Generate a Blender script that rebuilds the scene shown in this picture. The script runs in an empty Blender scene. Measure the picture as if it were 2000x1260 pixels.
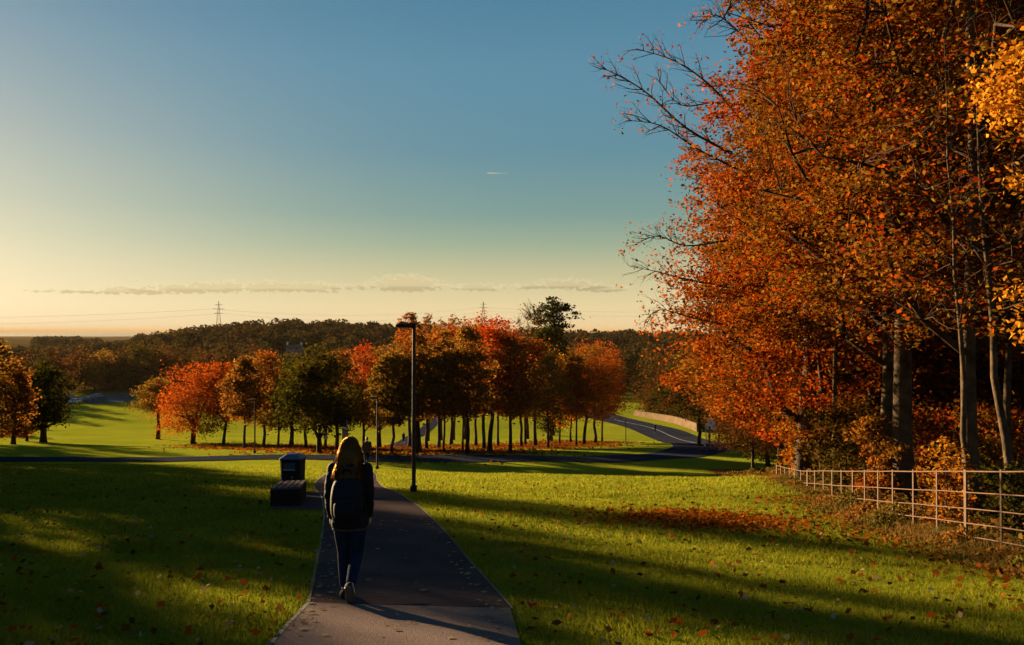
import bpy, bmesh, math, random
import numpy as np
from mathutils import Vector, Matrix, Euler
PI = math.pi
random.seed(7)
C = bpy.data.collections.new('park'); bpy.context.scene.collection.children.link(C)
SC = bpy.context.scene

# ------------------------------------------------------------------ camera
F = 1550.0
cam_d = bpy.data.cameras.new('camera'); cam = bpy.data.objects.new('camera', cam_d); C.objects.link(cam)
cam_d.sensor_width = 36; cam_d.lens = 36*F/2000; cam_d.clip_start = .05; cam_d.clip_end = 90000
PITCH = math.atan(18/F)
cam.location = (0, 0, 0); cam.rotation_euler = (PI/2+PITCH, 0, 0)
SC.camera = cam

# ------------------------------------------------------------------ light
SUN_AZ, SUN_EL = math.radians(47), math.radians(10)      # azimuth is to the left of the view
S = Vector((-math.sin(SUN_AZ)*math.cos(SUN_EL), math.cos(SUN_AZ)*math.cos(SUN_EL), math.sin(SUN_EL)))
ld = bpy.data.lights.new('sun', 'SUN'); lo = bpy.data.objects.new('sun', ld); C.objects.link(lo)
ld.energy = 5.0; ld.angle = math.radians(.9); ld.color = (1.0, .72, .38)
lo.rotation_euler = S.to_track_quat('Z', 'Y').to_euler(); lo.location = (-60, 60, 40)
EXPO = 2.72
SC.view_settings.view_transform = 'Standard'; SC.view_settings.look = 'None'
SC.view_settings.exposure = EXPO; SC.view_settings.gamma = 1.0
SKY = .05
HAZE_D = .00006

def nd(t, ty, **kw):
    n = t.nodes.new(ty)
    for k, v in kw.items(): setattr(n, k, v)
    return n
def math_n(t, op, a, b=None, clamp=False):
    n = t.nodes.new('ShaderNodeMath'); n.operation = op; n.use_clamp = clamp
    for i, v in enumerate((a, b)):
        if v is None: continue
        if isinstance(v, (int, float)): n.inputs[i].default_value = v
        else: t.links.new(v, n.inputs[i])
    return n.outputs[0]
def ramp(t, fac, stops, interp='LINEAR'):
    n = t.nodes.new('ShaderNodeValToRGB'); cr = n.color_ramp; cr.interpolation = interp
    while len(cr.elements) > 1: cr.elements.remove(cr.elements[-1])
    cr.elements[0].position = stops[0][0]; cr.elements[0].color = (*stops[0][1], 1)
    for p, c in stops[1:]:
        e = cr.elements.new(p); e.color = (*c, 1)
    t.links.new(fac, n.inputs[0]); return n.outputs[0]
def mixc(t, fac, a, b, bt='MIX'):
    n = t.nodes.new('ShaderNodeMix'); n.data_type = 'RGBA'; n.blend_type = bt; n.clamp_factor = True
    for s, v in ((n.inputs[0], fac), (n.inputs[6], a), (n.inputs[7], b)):
        if isinstance(v, (int, float)): s.default_value = v
        elif isinstance(v, tuple): s.default_value = (*v, 1)
        else: t.links.new(v, s)
    return n.outputs[2]

def build_world():
    w = bpy.data.worlds.new('World'); SC.world = w; w.use_nodes = True
    t = w.node_tree; t.nodes.clear()
    out = nd(t, 'ShaderNodeOutputWorld'); bg = nd(t, 'ShaderNodeBackground')
    sky = nd(t, 'ShaderNodeTexSky', sky_type='NISHITA'); sky.sun_disc = False
    sky.sun_elevation = SUN_EL; sky.sun_rotation = -SUN_AZ
    sky.air_density = 1.1; sky.dust_density = 1.6; sky.ozone_density = 1.6
    tc = nd(t, 'ShaderNodeTexCoord'); sp = nd(t, 'ShaderNodeSeparateXYZ'); t.links.new(tc.outputs['Generated'], sp.inputs[0])
    x, y, z = sp.outputs
    el = math_n(t, 'ARCSINE', z)                              # radians
    az = math_n(t, 'ARCTAN2', x, y)
    # colour of the evening air by height and by nearness to the sun
    elf = math_n(t, 'DIVIDE', el, .62, True)
    grad = ramp(t, elf, GRAD)
    dv = nd(t, 'ShaderNodeVectorMath', operation='DOT_PRODUCT'); t.links.new(tc.outputs['Generated'], dv.inputs[0]); dv.inputs[1].default_value = S
    glow = math_n(t, 'POWER', math_n(t, 'MAXIMUM', dv.outputs['Value'], 0), GLOWP)
    elg = math_n(t, 'POWER', math_n(t, 'SUBTRACT', 1, math_n(t, 'DIVIDE', math_n(t, 'ABSOLUTE', el), GLOWH, True), True), 1.3)
    gl = math_n(t, 'MULTIPLY', glow, elg)
    art = mixc(t, gl, grad, GLOWC)
    side = math_n(t, 'MULTIPLY', glow, SIDEK)
    art = mixc(t, side, art, SIDEC)
    nis = nd(t, 'ShaderNodeVectorMath', operation='SCALE'); t.links.new(sky.outputs[0], nis.inputs[0]); nis.inputs['Scale'].default_value = 1.0
    col = mixc(t, NMIX, nis.outputs[0], art)
    # small evening clouds low over the horizon, given by direction
    def px_az(p): return math.atan((p-1000)/F)
    def px_el(p): return math.atan((648-p)/F)
    cmb = nd(t, 'ShaderNodeCombineXYZ'); t.links.new(az, cmb.inputs[0]); t.links.new(el, cmb.inputs[1])
    mp = nd(t, 'ShaderNodeVectorMath', operation='MULTIPLY'); t.links.new(cmb.outputs[0], mp.inputs[0]); mp.inputs[1].default_value = (1, 1.7, 1)
    nz = nd(t, 'ShaderNodeTexNoise'); nz.inputs['Scale'].default_value = 130; nz.inputs['Detail'].default_value = 7; nz.inputs['Roughness'].default_value = .62
    t.links.new(mp.outputs[0], nz.inputs['Vector'])
    nz2 = nd(t, 'ShaderNodeTexNoise'); nz2.inputs['Scale'].default_value = 18; nz2.inputs['Detail'].default_value = 3
    t.links.new(mp.outputs[0], nz2.inputs['Vector'])
    total = None; shade = None
    for (cx, cy, rx, ry, k) in CLOUDS:
        a = math_n(t, 'DIVIDE', math_n(t, 'SUBTRACT', az, px_az(cx)), rx/F)
        e0 = math_n(t, 'DIVIDE', math_n(t, 'SUBTRACT', el, px_el(cy)), ry/F)
        # flat base: stronger falloff below the centre
        neg = math_n(t, 'MULTIPLY', math_n(t, 'MINIMUM', e0, 0), 1.6)
        e = math_n(t, 'ADD', math_n(t, 'MAXIMUM', e0, 0), neg)
        r = math_n(t, 'SQRT', math_n(t, 'ADD', math_n(t, 'MULTIPLY', a, a), math_n(t, 'MULTIPLY', e, e)))
        m = math_n(t, 'MULTIPLY', math_n(t, 'SUBTRACT', 1.0, r), k)
        total = m if total is None else math_n(t, 'MAXIMUM', total, m)
        sh = math_n(t, 'MULTIPLY', math_n(t, 'GREATER_THAN', m, -.2), math_n(t, 'MULTIPLY', e0, -1))
        shade = sh if shade is None else math_n(t, 'MAXIMUM', shade, sh)
    nn = math_n(t, 'ADD', math_n(t, 'MULTIPLY', math_n(t, 'SUBTRACT', nz.outputs[0], .5), 3.6), math_n(t, 'MULTIPLY', math_n(t, 'SUBTRACT', nz2.outputs[0], .5), 1.0))
    dens = math_n(t, 'MULTIPLY', math_n(t, 'ADD', math_n(t, 'SUBTRACT', total, .12), nn), 2.3, True)
    gate = math_n(t, 'MULTIPLY', math_n(t, 'ADD', total, .45), 3, True)
    dens = math_n(t, 'MULTIPLY', dens, gate, True)
    near = math_n(t, 'MULTIPLY', math_n(t, 'SUBTRACT', 0.15, az), 1.2, True)
    lightc = mixc(t, near, CLOUD_LR, CLOUD_LL); darkc = mixc(t, near, CLOUD_DR, CLOUD_DL)
    sf = math_n(t, 'ADD', math_n(t, 'MULTIPLY', math_n(t, 'SUBTRACT', dens, .6), .9), math_n(t, 'MULTIPLY', math_n(t, 'ADD', shade, .2), 1.5), True)
    cc = mixc(t, sf, lightc, darkc)
    col = mixc(t, math_n(t, 'MULTIPLY', dens, .95), col, cc)
    t.links.new(col, bg.inputs[0]); bg.inputs[1].default_value = SKY
    t.links.new(bg.outputs[0], out.inputs[0])
def L(c):   # display colour (0-255) -> linear radiance that shows as it, in world units
    o = []
    for v in c:
        v = v/255; v = v/12.92 if v <= .04045 else ((v+.055)/1.055)**2.4
        o.append(v/(2**EXPO)/SKY)
    return tuple(o)
NMIX = .975
GRAD = [(0.0, L((238, 218, 172))), (.05, L((230, 212, 164))), (.112, L((198, 192, 150))), (.174, L((152, 171, 145))), (.235, L((118, 153, 146))),
        (.36, L((92, 139, 155))), (.52, L((86, 137, 161))), (.66, L((70, 124, 153))), (1.0, L((60, 110, 142)))]
GLOWP, GLOWH, GLOWC, SIDEK, SIDEC = 11.0, .36, L((255, 246, 205)), .36, L((150, 160, 170))
CLOUDS = [(140, 580, 80, 6, 1.0), (255, 577, 95, 10, 1.2), (355, 572, 80, 13, 1.3), (430, 569, 80, 16, 1.4), (530, 567, 75, 15, 1.3), (615, 566, 80, 15, 1.4),
          (690, 563, 50, 8, 1.1), (795, 558, 85, 22, 1.6), (930, 563, 65, 11, 1.5), (1040, 561, 50, 9, 1.2), (1105, 558, 75, 15, 1.5), (1175, 566, 60, 9, 1.4), (966, 338, 26, 1.3, .7), (268, 558, 12, 3, .8)]
CLOUD_LL, CLOUD_LR = L((255, 244, 196)), L((246, 232, 184))
CLOUD_DL, CLOUD_DR = L((224, 202, 150)), L((180, 168, 130))
build_world()

# ------------------------------------------------------------------ helpers
def link(o, parent=None):
    C.objects.link(o)
    if parent is not None: o.parent = parent
    return o
def tag(o, label=None, cat=None, group=None, kind=None):
    if label: o['label'] = label
    if cat: o['category'] = cat
    if group: o['group'] = group
    if kind: o['kind'] = kind
    return o
def empty(name, loc, rz=0, sc=1):
    o = bpy.data.objects.new(name, None); C.objects.link(o); o.location = loc; o.rotation_euler = (0, 0, rz)
    o.scale = (sc, sc, sc); o.empty_display_size = .3
    return o
def copy_tree(o, parent=None):
    c = o.copy(); C.objects.link(c); c.parent = parent
    for ch in o.children:
        copy_tree(ch, c)
    return c
class MB:
    def __init__(s): s.v = []; s.f = []
    def quad(s, a, b, c, d):
        n = len(s.v); s.v += [tuple(a), tuple(b), tuple(c), tuple(d)]; s.f.append((n, n+1, n+2, n+3)); return s
    def box(s, c, d, rz=0, M=None):
        n = len(s.v); cx, cy, cz = c; dx, dy, dz = d[0]/2, d[1]/2, d[2]/2; cs, sn = math.cos(rz), math.sin(rz)
        for a, b, e in ((-1,-1,-1),(1,-1,-1),(1,1,-1),(-1,1,-1),(-1,-1,1),(1,-1,1),(1,1,1),(-1,1,1)):
            x, y, z = a*dx, b*dy, e*dz
            p = Vector((cx+x*cs-y*sn, cy+x*sn+y*cs, cz+z))
            if M is not None: p = M @ p
            s.v.append(tuple(p))
        for q in ((3,2,1,0),(4,5,6,7),(0,1,5,4),(1,2,6,5),(2,3,7,6),(3,0,4,7)): s.f.append(tuple(n+i for i in q))
        return s
    def tube(s, pts, rad, k=8, cap=True, ell=None):
        pts = [Vector(p) for p in pts]
        if isinstance(rad, (int, float)): rad = [rad]*len(pts)
        n0 = len(s.v); up = None
        for i, p in enumerate(pts):
            d = (pts[min(i+1, len(pts)-1)]-pts[max(i-1, 0)])
            if d.length < 1e-9: d = Vector((0, 0, 1))
            d.normalize()
            if up is None:
                up = Vector((0, 1, 0)) if abs(d.y) < .9 else Vector((1, 0, 0))
            a = d.cross(up)
            if a.length < 1e-6: a = d.cross(Vector((1, 0, 0)))
            a.normalize(); b = d.cross(a).normalized(); up = -b if False else b.cross(d)*-1 if False else up
            r = rad[i]
            rx, ry = (r, r) if not isinstance(r, tuple) else r
            for j in range(k):
                t = 2*PI*j/k
                s.v.append(tuple(p+a*(rx*math.cos(t))+b*(ry*math.sin(t))))
        for i in range(len(pts)-1):
            for j in range(k):
                s.f.append((n0+i*k+j, n0+i*k+(j+1) % k, n0+(i+1)*k+(j+1) % k, n0+(i+1)*k+j))
        if cap:
            s.f.append(tuple(n0+j for j in range(k))[::-1]); m = n0+(len(pts)-1)*k
            s.f.append(tuple(m+j for j in range(k)))
        return s
    def ball(s, c, r, nu=12, nv=8):
        if isinstance(r, (int, float)): r = (r, r, r)
        n0 = len(s.v)
        for i in range(1, nv):
            a = PI*i/nv
            for j in range(nu):
                b = 2*PI*j/nu
                s.v.append((c[0]+r[0]*math.sin(a)*math.cos(b), c[1]+r[1]*math.sin(a)*math.sin(b), c[2]+r[2]*math.cos(a)))
        t = len(s.v); s.v.append((c[0], c[1], c[2]+r[2])); bo = len(s.v); s.v.append((c[0], c[1], c[2]-r[2]))
        for i in range(nv-2):
            for j in range(nu):
                s.f.append((n0+i*nu+j, n0+(i+1)*nu+j, n0+(i+1)*nu+(j+1) % nu, n0+i*nu+(j+1) % nu))
        for j in range(nu):
            s.f.append((t, n0+j, n0+(j+1) % nu)); m = n0+(nv-2)*nu
            s.f.append((bo, m+(j+1) % nu, m+j))
        return s
    def loft(s, rings, cap=True):
        # rings: list of lists of points, equal length, closed
        n0 = len(s.v); k = len(rings[0])
        for r in rings: s.v += [tuple(p) for p in r]
        for i in range(len(rings)-1):
            for j in range(k):
                s.f.append((n0+i*k+j, n0+i*k+(j+1) % k, n0+(i+1)*k+(j+1) % k, n0+(i+1)*k+j))
        if cap:
            s.f.append(tuple(n0+j for j in range(k))[::-1]); m = n0+(len(rings)-1)*k
            s.f.append(tuple(m+j for j in range(k)))
        return s
    def mesh(s, name, mat, smooth=False):
        me = bpy.data.meshes.new(name); me.from_pydata(s.v, [], s.f)
        if mat: me.materials.append(mat)
        if smooth: me.polygons.foreach_set('use_smooth', [True]*len(me.polygons))
        me.update(); return me
    def build(s, name, mat, parent=None, smooth=False, bevel=0):
        o = bpy.data.objects.new(name, s.mesh(name, mat, smooth)); link(o, parent)
        if bevel:
            b = o.modifiers.new('bevel', 'BEVEL'); b.width = bevel; b.segments = 2; b.limit_method = 'ANGLE'
        return o
def np_mesh(name, V, k, mat):
    """V: (n,k,3) array of n separate k-gons"""
    n = V.shape[0]; me = bpy.data.meshes.new(name)
    me.vertices.add(n*k); me.vertices.foreach_set('co', V.astype(np.float32).ravel())
    me.loops.add(n*k); me.loops.foreach_set('vertex_index', np.arange(n*k, dtype=np.int32))
    me.polygons.add(n); me.polygons.foreach_set('loop_start', np.arange(0, n*k, k, dtype=np.int32))
    me.polygons.foreach_set('loop_total', np.full(n, k, dtype=np.int32))
    if mat: me.materials.append(mat)
    me.update(calc_edges=True); return me
def leaf_quads(P, size, rng, flat=.35, aspect=.6, jit=.5):
    """leaf shaped rhombi at points P; flat>0 favours lying flat"""
    n = len(P)
    u = rng.normal(size=(n, 3)); u[:, 2] *= (1-flat); u /= np.linalg.norm(u, axis=1, keepdims=True)
    w = rng.normal(size=(n, 3)); w[:, 2] += flat*2.0
    v = np.cross(w, u); v /= np.maximum(np.linalg.norm(v, axis=1, keepdims=True), 1e-6)
    s = (size*(1+jit*rng.uniform(-1, 1, n)))[:, None]
    nn = np.cross(u, v)
    a = P-u*s*.5; b = P+v*s*aspect*.5-u*s*.05+nn*s*.06; c = P+u*s*.5; d = P-v*s*aspect*.5-u*s*.05+nn*s*.06
    return np.stack([a, b, c, d], axis=1)

# ------------------------------------------------------------------ materials
def pmat(name, col, rough=.8, metal=0, spec=.3, bump=0, bscale=40, var=.15, vscale=8):
    m = bpy.data.materials.new(name); m.use_nodes = True; t = m.node_tree; b = t.nodes['Principled BSDF']
    tc = nd(t, 'ShaderNodeTexCoord'); nz = nd(t, 'ShaderNodeTexNoise'); nz.inputs['Scale'].default_value = vscale; nz.inputs['Detail'].default_value = 6
    t.links.new(tc.outputs['Object'], nz.inputs['Vector'])
    lo_ = tuple(c*(1-var) for c in col); hi = tuple(min(1, c*(1+var)) for c in col)
    t.links.new(ramp(t, nz.outputs[0], [(.3, lo_), (.7, hi)]), b.inputs['Base Color'])
    b.inputs['Roughness'].default_value = rough; b.inputs['Metallic'].default_value = metal; b.inputs['Specular IOR Level'].default_value = spec
    if bump:
        n2 = nd(t, 'ShaderNodeTexNoise'); n2.inputs['Scale'].default_value = bscale; n2.inputs['Detail'].default_value = 5
        t.links.new(tc.outputs['Object'], n2.inputs['Vector'])
        bm = nd(t, 'ShaderNodeBump'); bm.inputs['Strength'].default_value = bump; bm.inputs['Distance'].default_value = .02
        t.links.new(n2.outputs[0], bm.inputs['Height']); t.links.new(bm.outputs[0], b.inputs['Normal'])
    return m
def leafmat(name, stops, patch=None, pscale=.35, trans=.45, pamount=.7):
    """stops: colours spread over single leaves; patch: second family of colours in broad patches of the crown"""
    m = bpy.data.materials.new(name); m.use_nodes = True; t = m.node_tree; t.nodes.clear()
    out = nd(t, 'ShaderNodeOutputMaterial'); g = nd(t, 'ShaderNodeNewGeometry'); r = g.outputs['Random Per Island']
    n = len(stops); col = ramp(t, r, [(i/(n-1) if n > 1 else 0, c) for i, c in enumerate(stops)])
    tc = nd(t, 'ShaderNodeTexCoord')
    oi = nd(t, 'ShaderNodeObjectInfo')
    ad = nd(t, 'ShaderNodeVectorMath', operation='ADD'); t.links.new(tc.outputs['Object'], ad.inputs[0]); t.links.new(oi.outputs['Location'], ad.inputs[1])
    if patch:
        nz = nd(t, 'ShaderNodeTexNoise'); nz.inputs['Scale'].default_value = pscale; nz.inputs['Detail'].default_value = 4; nz.inputs['Roughness'].default_value = .6
        t.links.new(ad.outputs[0], nz.inputs['Vector'])
        k = len(patch); c2 = ramp(t, r, [(i/(k-1) if k > 1 else 0, c) for i, c in enumerate(patch)])
        f = math_n(t, 'MULTIPLY', math_n(t, 'MULTIPLY', math_n(t, 'SUBTRACT', nz.outputs[0], .45), 7, True), pamount)
        col = mixc(t, f, col, c2)
    df = nd(t, 'ShaderNodeBsdfDiffuse'); tr = nd(t, 'ShaderNodeBsdfTranslucent'); mx = nd(t, 'ShaderNodeMixShader'); mx.inputs[0].default_value = trans
    t.links.new(col, df.inputs[0]); t.links.new(col, tr.inputs[0])
    t.links.new(df.outputs[0], mx.inputs[1]); t.links.new(tr.outputs[0], mx.inputs[2])
    t.links.new(mx.outputs[0], out.inputs[0])
    return m
OR = [(.10, .010, .001), (.19, .022, .002), (.26, .045, .003), (.14, .015, .002), (.32, .09, .006)]
OL = [(.05, .032, .004), (.09, .052, .006), (.13, .07, .007), (.20, .11, .012), (.07, .03, .003)]
RD = [(0.1430, 0.0130, 0.0026), (0.2340, 0.0234, 0.0026), (0.3250, 0.0455, 0.0039), (0.1040, 0.0130, 0.0026)]
BR = [(.06, .020, .004), (.10, .032, .005), (.15, .05, .007), (.05, .016, .004)]
BRL = [tuple(v*1.5 for v in c) for c in BR]
GR = [(.016, .018, .002), (.026, .026, .003), (.04, .034, .004), (.028, .018, .003)]
GD = [(.32, .12, .008), (.42, .18, .012), (.26, .07, .005), (.50, .25, .02)]
M_BEECH = leafmat('beech_leaf', OR, OL, .45, .45, .62)
M_BEECH2 = leafmat('beech_leaf_dark', OR[:4]+OL[1:4], OL+BR[:2]+OR[:1], .45, .42, .75)
M_ORANGE = leafmat('orange_leaf', [(.27, .036, .003), (.36, .058, .004), (.21, .024, .002), (.34, .09, .006)], BR, .25, .45, .45)
M_RED = leafmat('red_leaf', RD, BRL, .25, .5, .6)
M_BROWN = leafmat('brown_leaf', BRL, OL, .2, .5, .5)
M_RUST = leafmat('rust_leaf', [(0.2000, 0.0375, 0.0037), (0.2750, 0.0600, 0.0050), (0.1500, 0.0275, 0.0037), (0.2500, 0.0875, 0.0088)], OL, .2, .42, .7)
M_OLIVE = leafmat('olive_leaf', GR+[(.12, .08, .01)], BR, .2, .4, .35)
M_GREEN = leafmat('green_leaf', GR, None, .2, .35)
M_GOLD = leafmat('golden_leaf', GD, OR, .8, .5, .3)
M_BARK = pmat('bark', (.05, .034, .022), .9, spec=.05, bump=.8, bscale=25, var=.45, vscale=5)
M_BARKP = pmat('pale_bark', (.052, .036, .022), .95, spec=.03, bump=1.0, bscale=14, var=.6, vscale=3.5)
M_BARKD = pmat('dark_bark', (.032, .020, .013), .9, spec=.03, bump=.5, bscale=10, var=.4, vscale=2)

# ------------------------------------------------------------------ terrain
UN = [-1.2, -.65, -.30, -.12, 0, .18, .32, .65, 1.2]
YN = [-80, 0, 8, 17, 24, 32, 40, 48, 56, 64, 75, 90, 110, 150, 200, 260, 400, 700, 1500, 4300, 7000]
FAR = [-21, -21, -22, -24, -26, -40]
PL = [7.9, -1.7, -2.72, -3.75, -4.6, -5.6, -6.75, -7.95, -8.75, -9.4, -10.8, -12.8, -15, -18.2, -20.2]+FAR
PR = {
 -1.2: PL, -.65: PL,
 -.30: [7.9, -1.7, -2.72, -3.75, -4.62, -5.65, -6.8, -8.0, -8.9, -9.6, -11.1, -13.2, -15.4, -18.8, -20.2]+FAR,
 -.12: [7.9, -1.7, -2.74, -3.75, -4.65, -5.75, -7.05, -8.35, -9.2, -9.9, -11.4, -13.4, -15.7, -19.3, -20.3]+FAR,
 0: [7.9, -1.7, -2.76, -3.8, -4.70, -5.75, -7.2, -8.6, -9.5, -10.15, -11.5, -13.3, -15.6, -19.5, -20.3]+FAR,
 .18: [7.9, -1.7, -2.8, -3.85, -4.66, -5.85, -7.45, -8.9, -9.85, -10.7, -11.8, -13.4, -15.6, -19.5, -20.3]+FAR,
 .32: [7.9, -1.7, -2.83, -3.9, -4.5, -5.9, -7.5, -8.8, -9.9, -10.9, -12.0, -13.6, -15.7, -19.5, -20.3]+FAR,
 .65: [7.9, -1.7, -2.85, -4.1, -5.1, -6.3, -7.6, -8.9, -10, -11, -12.2, -13.8, -15.8, -19.4, -20.3]+FAR,
 1.2: [7.9, -1.7, -2.85, -4.1, -5.1, -6.3, -7.6, -8.9, -10, -11, -12.2, -13.8, -15.8, -19.4, -20.3]+FAR}
YNa = np.array(YN, float)
def pchip(xs, ys, x):
    h = np.diff(xs); dl = np.diff(ys)/h; m = np.zeros(len(xs)); m[0] = dl[0]; m[-1] = dl[-1]
    for i in range(1, len(xs)-1):
        if dl[i-1]*dl[i] > 0:
            w1 = 2*h[i]+h[i-1]; w2 = h[i]+2*h[i-1]; m[i] = (w1+w2)/(w1/dl[i-1]+w2/dl[i])
    i = np.clip(np.searchsorted(xs, x)-1, 0, len(xs)-2); t = (x-xs[i])/h[i]
    t2 = t*t; t3 = t2*t
    return (2*t3-3*t2+1)*ys[i]+(t3-2*t2+t)*h[i]*m[i]+(-2*t3+3*t2)*ys[i+1]+(t3-t2)*h[i]*m[i+1]
RU = [-.9, -.56, -.48, -.42, -.35, -.28, -.22, -.17, 0, .18, .3, .6, .9]
RA = [0, 0, 7, 11, 15.5, 17.5, 17.5, 15, 11, 9.5, 9, 9, 9]
def ground_np(X, Y):
    X = np.asarray(X, float); Y = np.asarray(Y, float)
    u = np.clip(X/np.maximum(Y, 1.0), -1.19, 1.19)
    Yc = np.clip(Y, -79, 6990)
    prof = np.stack([pchip(YNa, np.array(PR[k], float), Yc) for k in UN])
    un = np.array(UN); i = np.clip(np.searchsorted(un, u)-1, 0, len(un)-2)
    t = (u-un[i])/(un[i+1]-un[i]); t = t*t*(3-2*t)*.5+t*.5
    idx = np.arange(prof.shape[1]) if prof.ndim == 2 else None
    if prof.ndim == 1: z = prof[i]*(1-t)+prof[i+1]*t
    else:
        sh = u.shape; pr = prof.reshape(len(UN), -1); ii = i.ravel(); n = np.arange(ii.size)
        z = (pr[ii, n]*(1-t.ravel())+pr[ii+1, n]*t.ravel()).reshape(sh)
    amp = np.interp(u, RU, RA)
    sg = np.where(Y < 520, 115.0, 420.0)
    z = z+amp*np.exp(-((Y-520)/sg)**2)
    # gentle undulation
    w = np.clip((Y-3)/60, 0, 1)
    z = z+w*(.10*np.sin(X*.13+1.1)*np.sin(Y*.11)+.05*np.sin(X*.31+Y*.23))+.012*np.sin(X*1.3+.7*Y)*np.sin(Y*1.1)
    z = z+np.clip((Y-120)/80, 0, 1)*np.where(Y < 270, .35, .35)*np.sin(Y*.085+X*.03)
    return z
def gz(x, y): return float(ground_np(np.array([x]), np.array([y]))[0])
def ray(px, py):
    v = Vector(((px-1000)/F, 1, -(py-630)/F)); v.rotate(Euler((PITCH, 0, 0))); return v/v.y
def at(px, py, Y): return ray(px, py)*Y
_YS = np.concatenate([np.linspace(4, 60, 1120), np.linspace(60.2, 300, 1200), np.linspace(301, 1200, 900)])
def hit(px, py, ymin=4, ymax=1200):
    r = ray(px, py); m = (_YS >= ymin) & (_YS <= ymax); ys = _YS[m]
    g = ground_np(r.x*ys, ys); d = r.z*ys-g
    s = np.where(d <= 0)[0]
    if len(s) == 0: k = int(np.argmin(d))
    else: k = int(s[0])
    y = float(ys[k]); x = r.x*y
    return Vector((x, y, gz(x, y)))

def mat_ground():
    m = bpy.data.materials.new('lawn'); m.use_nodes = True; t = m.node_tree; b = t.nodes['Principled BSDF']
    g = nd(t, 'ShaderNodeNewGeometry'); sp = nd(t, 'ShaderNodeSeparateXYZ'); t.links.new(g.outputs['Position'], sp.inputs[0])
    def noise(s, d=6, r=.6, v=None):
        n = nd(t, 'ShaderNodeTexNoise'); n.inputs['Scale'].default_value = s; n.inputs['Detail'].default_value = d; n.inputs['Roughness'].default_value = r
        t.links.new(v if v is not None else g.outputs['Position'], n.inputs['Vector']); return n.outputs[0]
    c1 = ramp(t, noise(.35), [(.3, (0.1007, 0.1206, 0.0077)), (.5, (0.1476, 0.1598, 0.0101)), (.7, (0.2012, 0.1924, 0.0126))])
    c2 = ramp(t, noise(9, 8, .7), [(.3, (0.0536, 0.0750, 0.0051)), (.5, (0.1274, 0.1467, 0.0101)), (.72, (0.2414, 0.2282, 0.0203))])
    col = mixc(t, .55, c1, c2); c0 = ramp(t, noise(.07, 5, .65), [(.35, (0.0738, 0.1011, 0.0077)), (.65, (0.2012, 0.1875, 0.0152))]); col = mixc(t, .35, col, c0)
    br = math_n(t, 'MULTIPLY', math_n(t, 'SUBTRACT', noise(1.7, 8, .7), .56), 6, True)
    col = mixc(t, math_n(t, 'MULTIPLY', br, .4), col, (.05, .028, .006))
    far = math_n(t, 'DIVIDE', math_n(t, 'SUBTRACT', sp.outputs[1], 255), 25, True)
    fc = ramp(t, noise(.006, 4), [(.35, (.030, .018, .006)), (.5, (.05, .032, .008)), (.65, (.04, .036, .008))], 'CONSTANT')
    col = mixc(t, far, col, fc)
    # bare wood floor beyond the fence
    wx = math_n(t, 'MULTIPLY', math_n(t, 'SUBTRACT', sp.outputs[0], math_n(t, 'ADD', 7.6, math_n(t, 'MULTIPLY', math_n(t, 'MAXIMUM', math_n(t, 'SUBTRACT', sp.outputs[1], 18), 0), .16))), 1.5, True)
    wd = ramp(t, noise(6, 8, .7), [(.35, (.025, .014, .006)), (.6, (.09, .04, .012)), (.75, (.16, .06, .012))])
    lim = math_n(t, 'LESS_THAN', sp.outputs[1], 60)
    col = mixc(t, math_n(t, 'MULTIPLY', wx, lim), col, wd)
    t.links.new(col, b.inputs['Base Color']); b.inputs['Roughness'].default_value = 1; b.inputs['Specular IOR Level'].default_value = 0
    bm = nd(t, 'ShaderNodeBump'); bm.inputs['Strength'].default_value = .9; bm.inputs['Distance'].default_value = .12
    t.links.new(math_n(t, 'ADD', noise(4, 10, .75), math_n(t, 'MULTIPLY', noise(30, 4, .7), .3)), bm.inputs['Height']); t.links.new(bm.outputs[0], b.inputs['Normal'])
    return m
def grid_obj(name, xs, ys, zf, mat):
    XX, YY = np.meshgrid(xs, ys); ZZ = zf(XX, YY)
    nx, ny = len(xs), len(ys)
    me = bpy.data.meshes.new(name); me.vertices.add(nx*ny)
    me.vertices.foreach_set('co', np.stack([XX, YY, ZZ], -1).astype(np.float32).ravel())
    i = np.arange((ny-1)*(nx-1)); r, c = i//(nx-1), i % (nx-1); a = r*nx+c
    q = np.stack([a, a+1, a+nx+1, a+nx], -1).astype(np.int32)
    me.loops.add(q.size); me.loops.foreach_set('vertex_index', q.ravel())
    me.polygons.add(len(q)); me.polygons.foreach_set('loop_start', np.arange(0, q.size, 4, dtype=np.int32)); me.polygons.foreach_set('loop_total', np.full(len(q), 4, dtype=np.int32))
    me.polygons.foreach_set('use_smooth', np.ones(len(q), dtype=bool))
    me.materials.append(mat); me.update(calc_edges=True)
    o = bpy.data.objects.new(name, me); link(o); return o
xs = np.concatenate([-np.geomspace(6000, 31, 60), np.linspace(-30, 30, 201), np.geomspace(31, 6000, 60)])
ys = np.concatenate([np.linspace(-70, 2, 25), np.linspace(2.4, 64, 206), np.linspace(64.6, 300, 260), np.geomspace(303, 6500, 90)])
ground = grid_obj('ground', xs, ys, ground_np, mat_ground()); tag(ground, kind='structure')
M_SEA = pmat('sea_water', (.10, .12, .14), .25, spec=.5, bump=.3, bscale=.02, var=.1, vscale=.001)
sea = MB().quad((-60000, 4200, -25.9), (60000, 4200, -25.9), (60000, 80000, -25.9), (-60000, 80000, -25.9)).build('sea', M_SEA); tag(sea, kind='structure')

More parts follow.
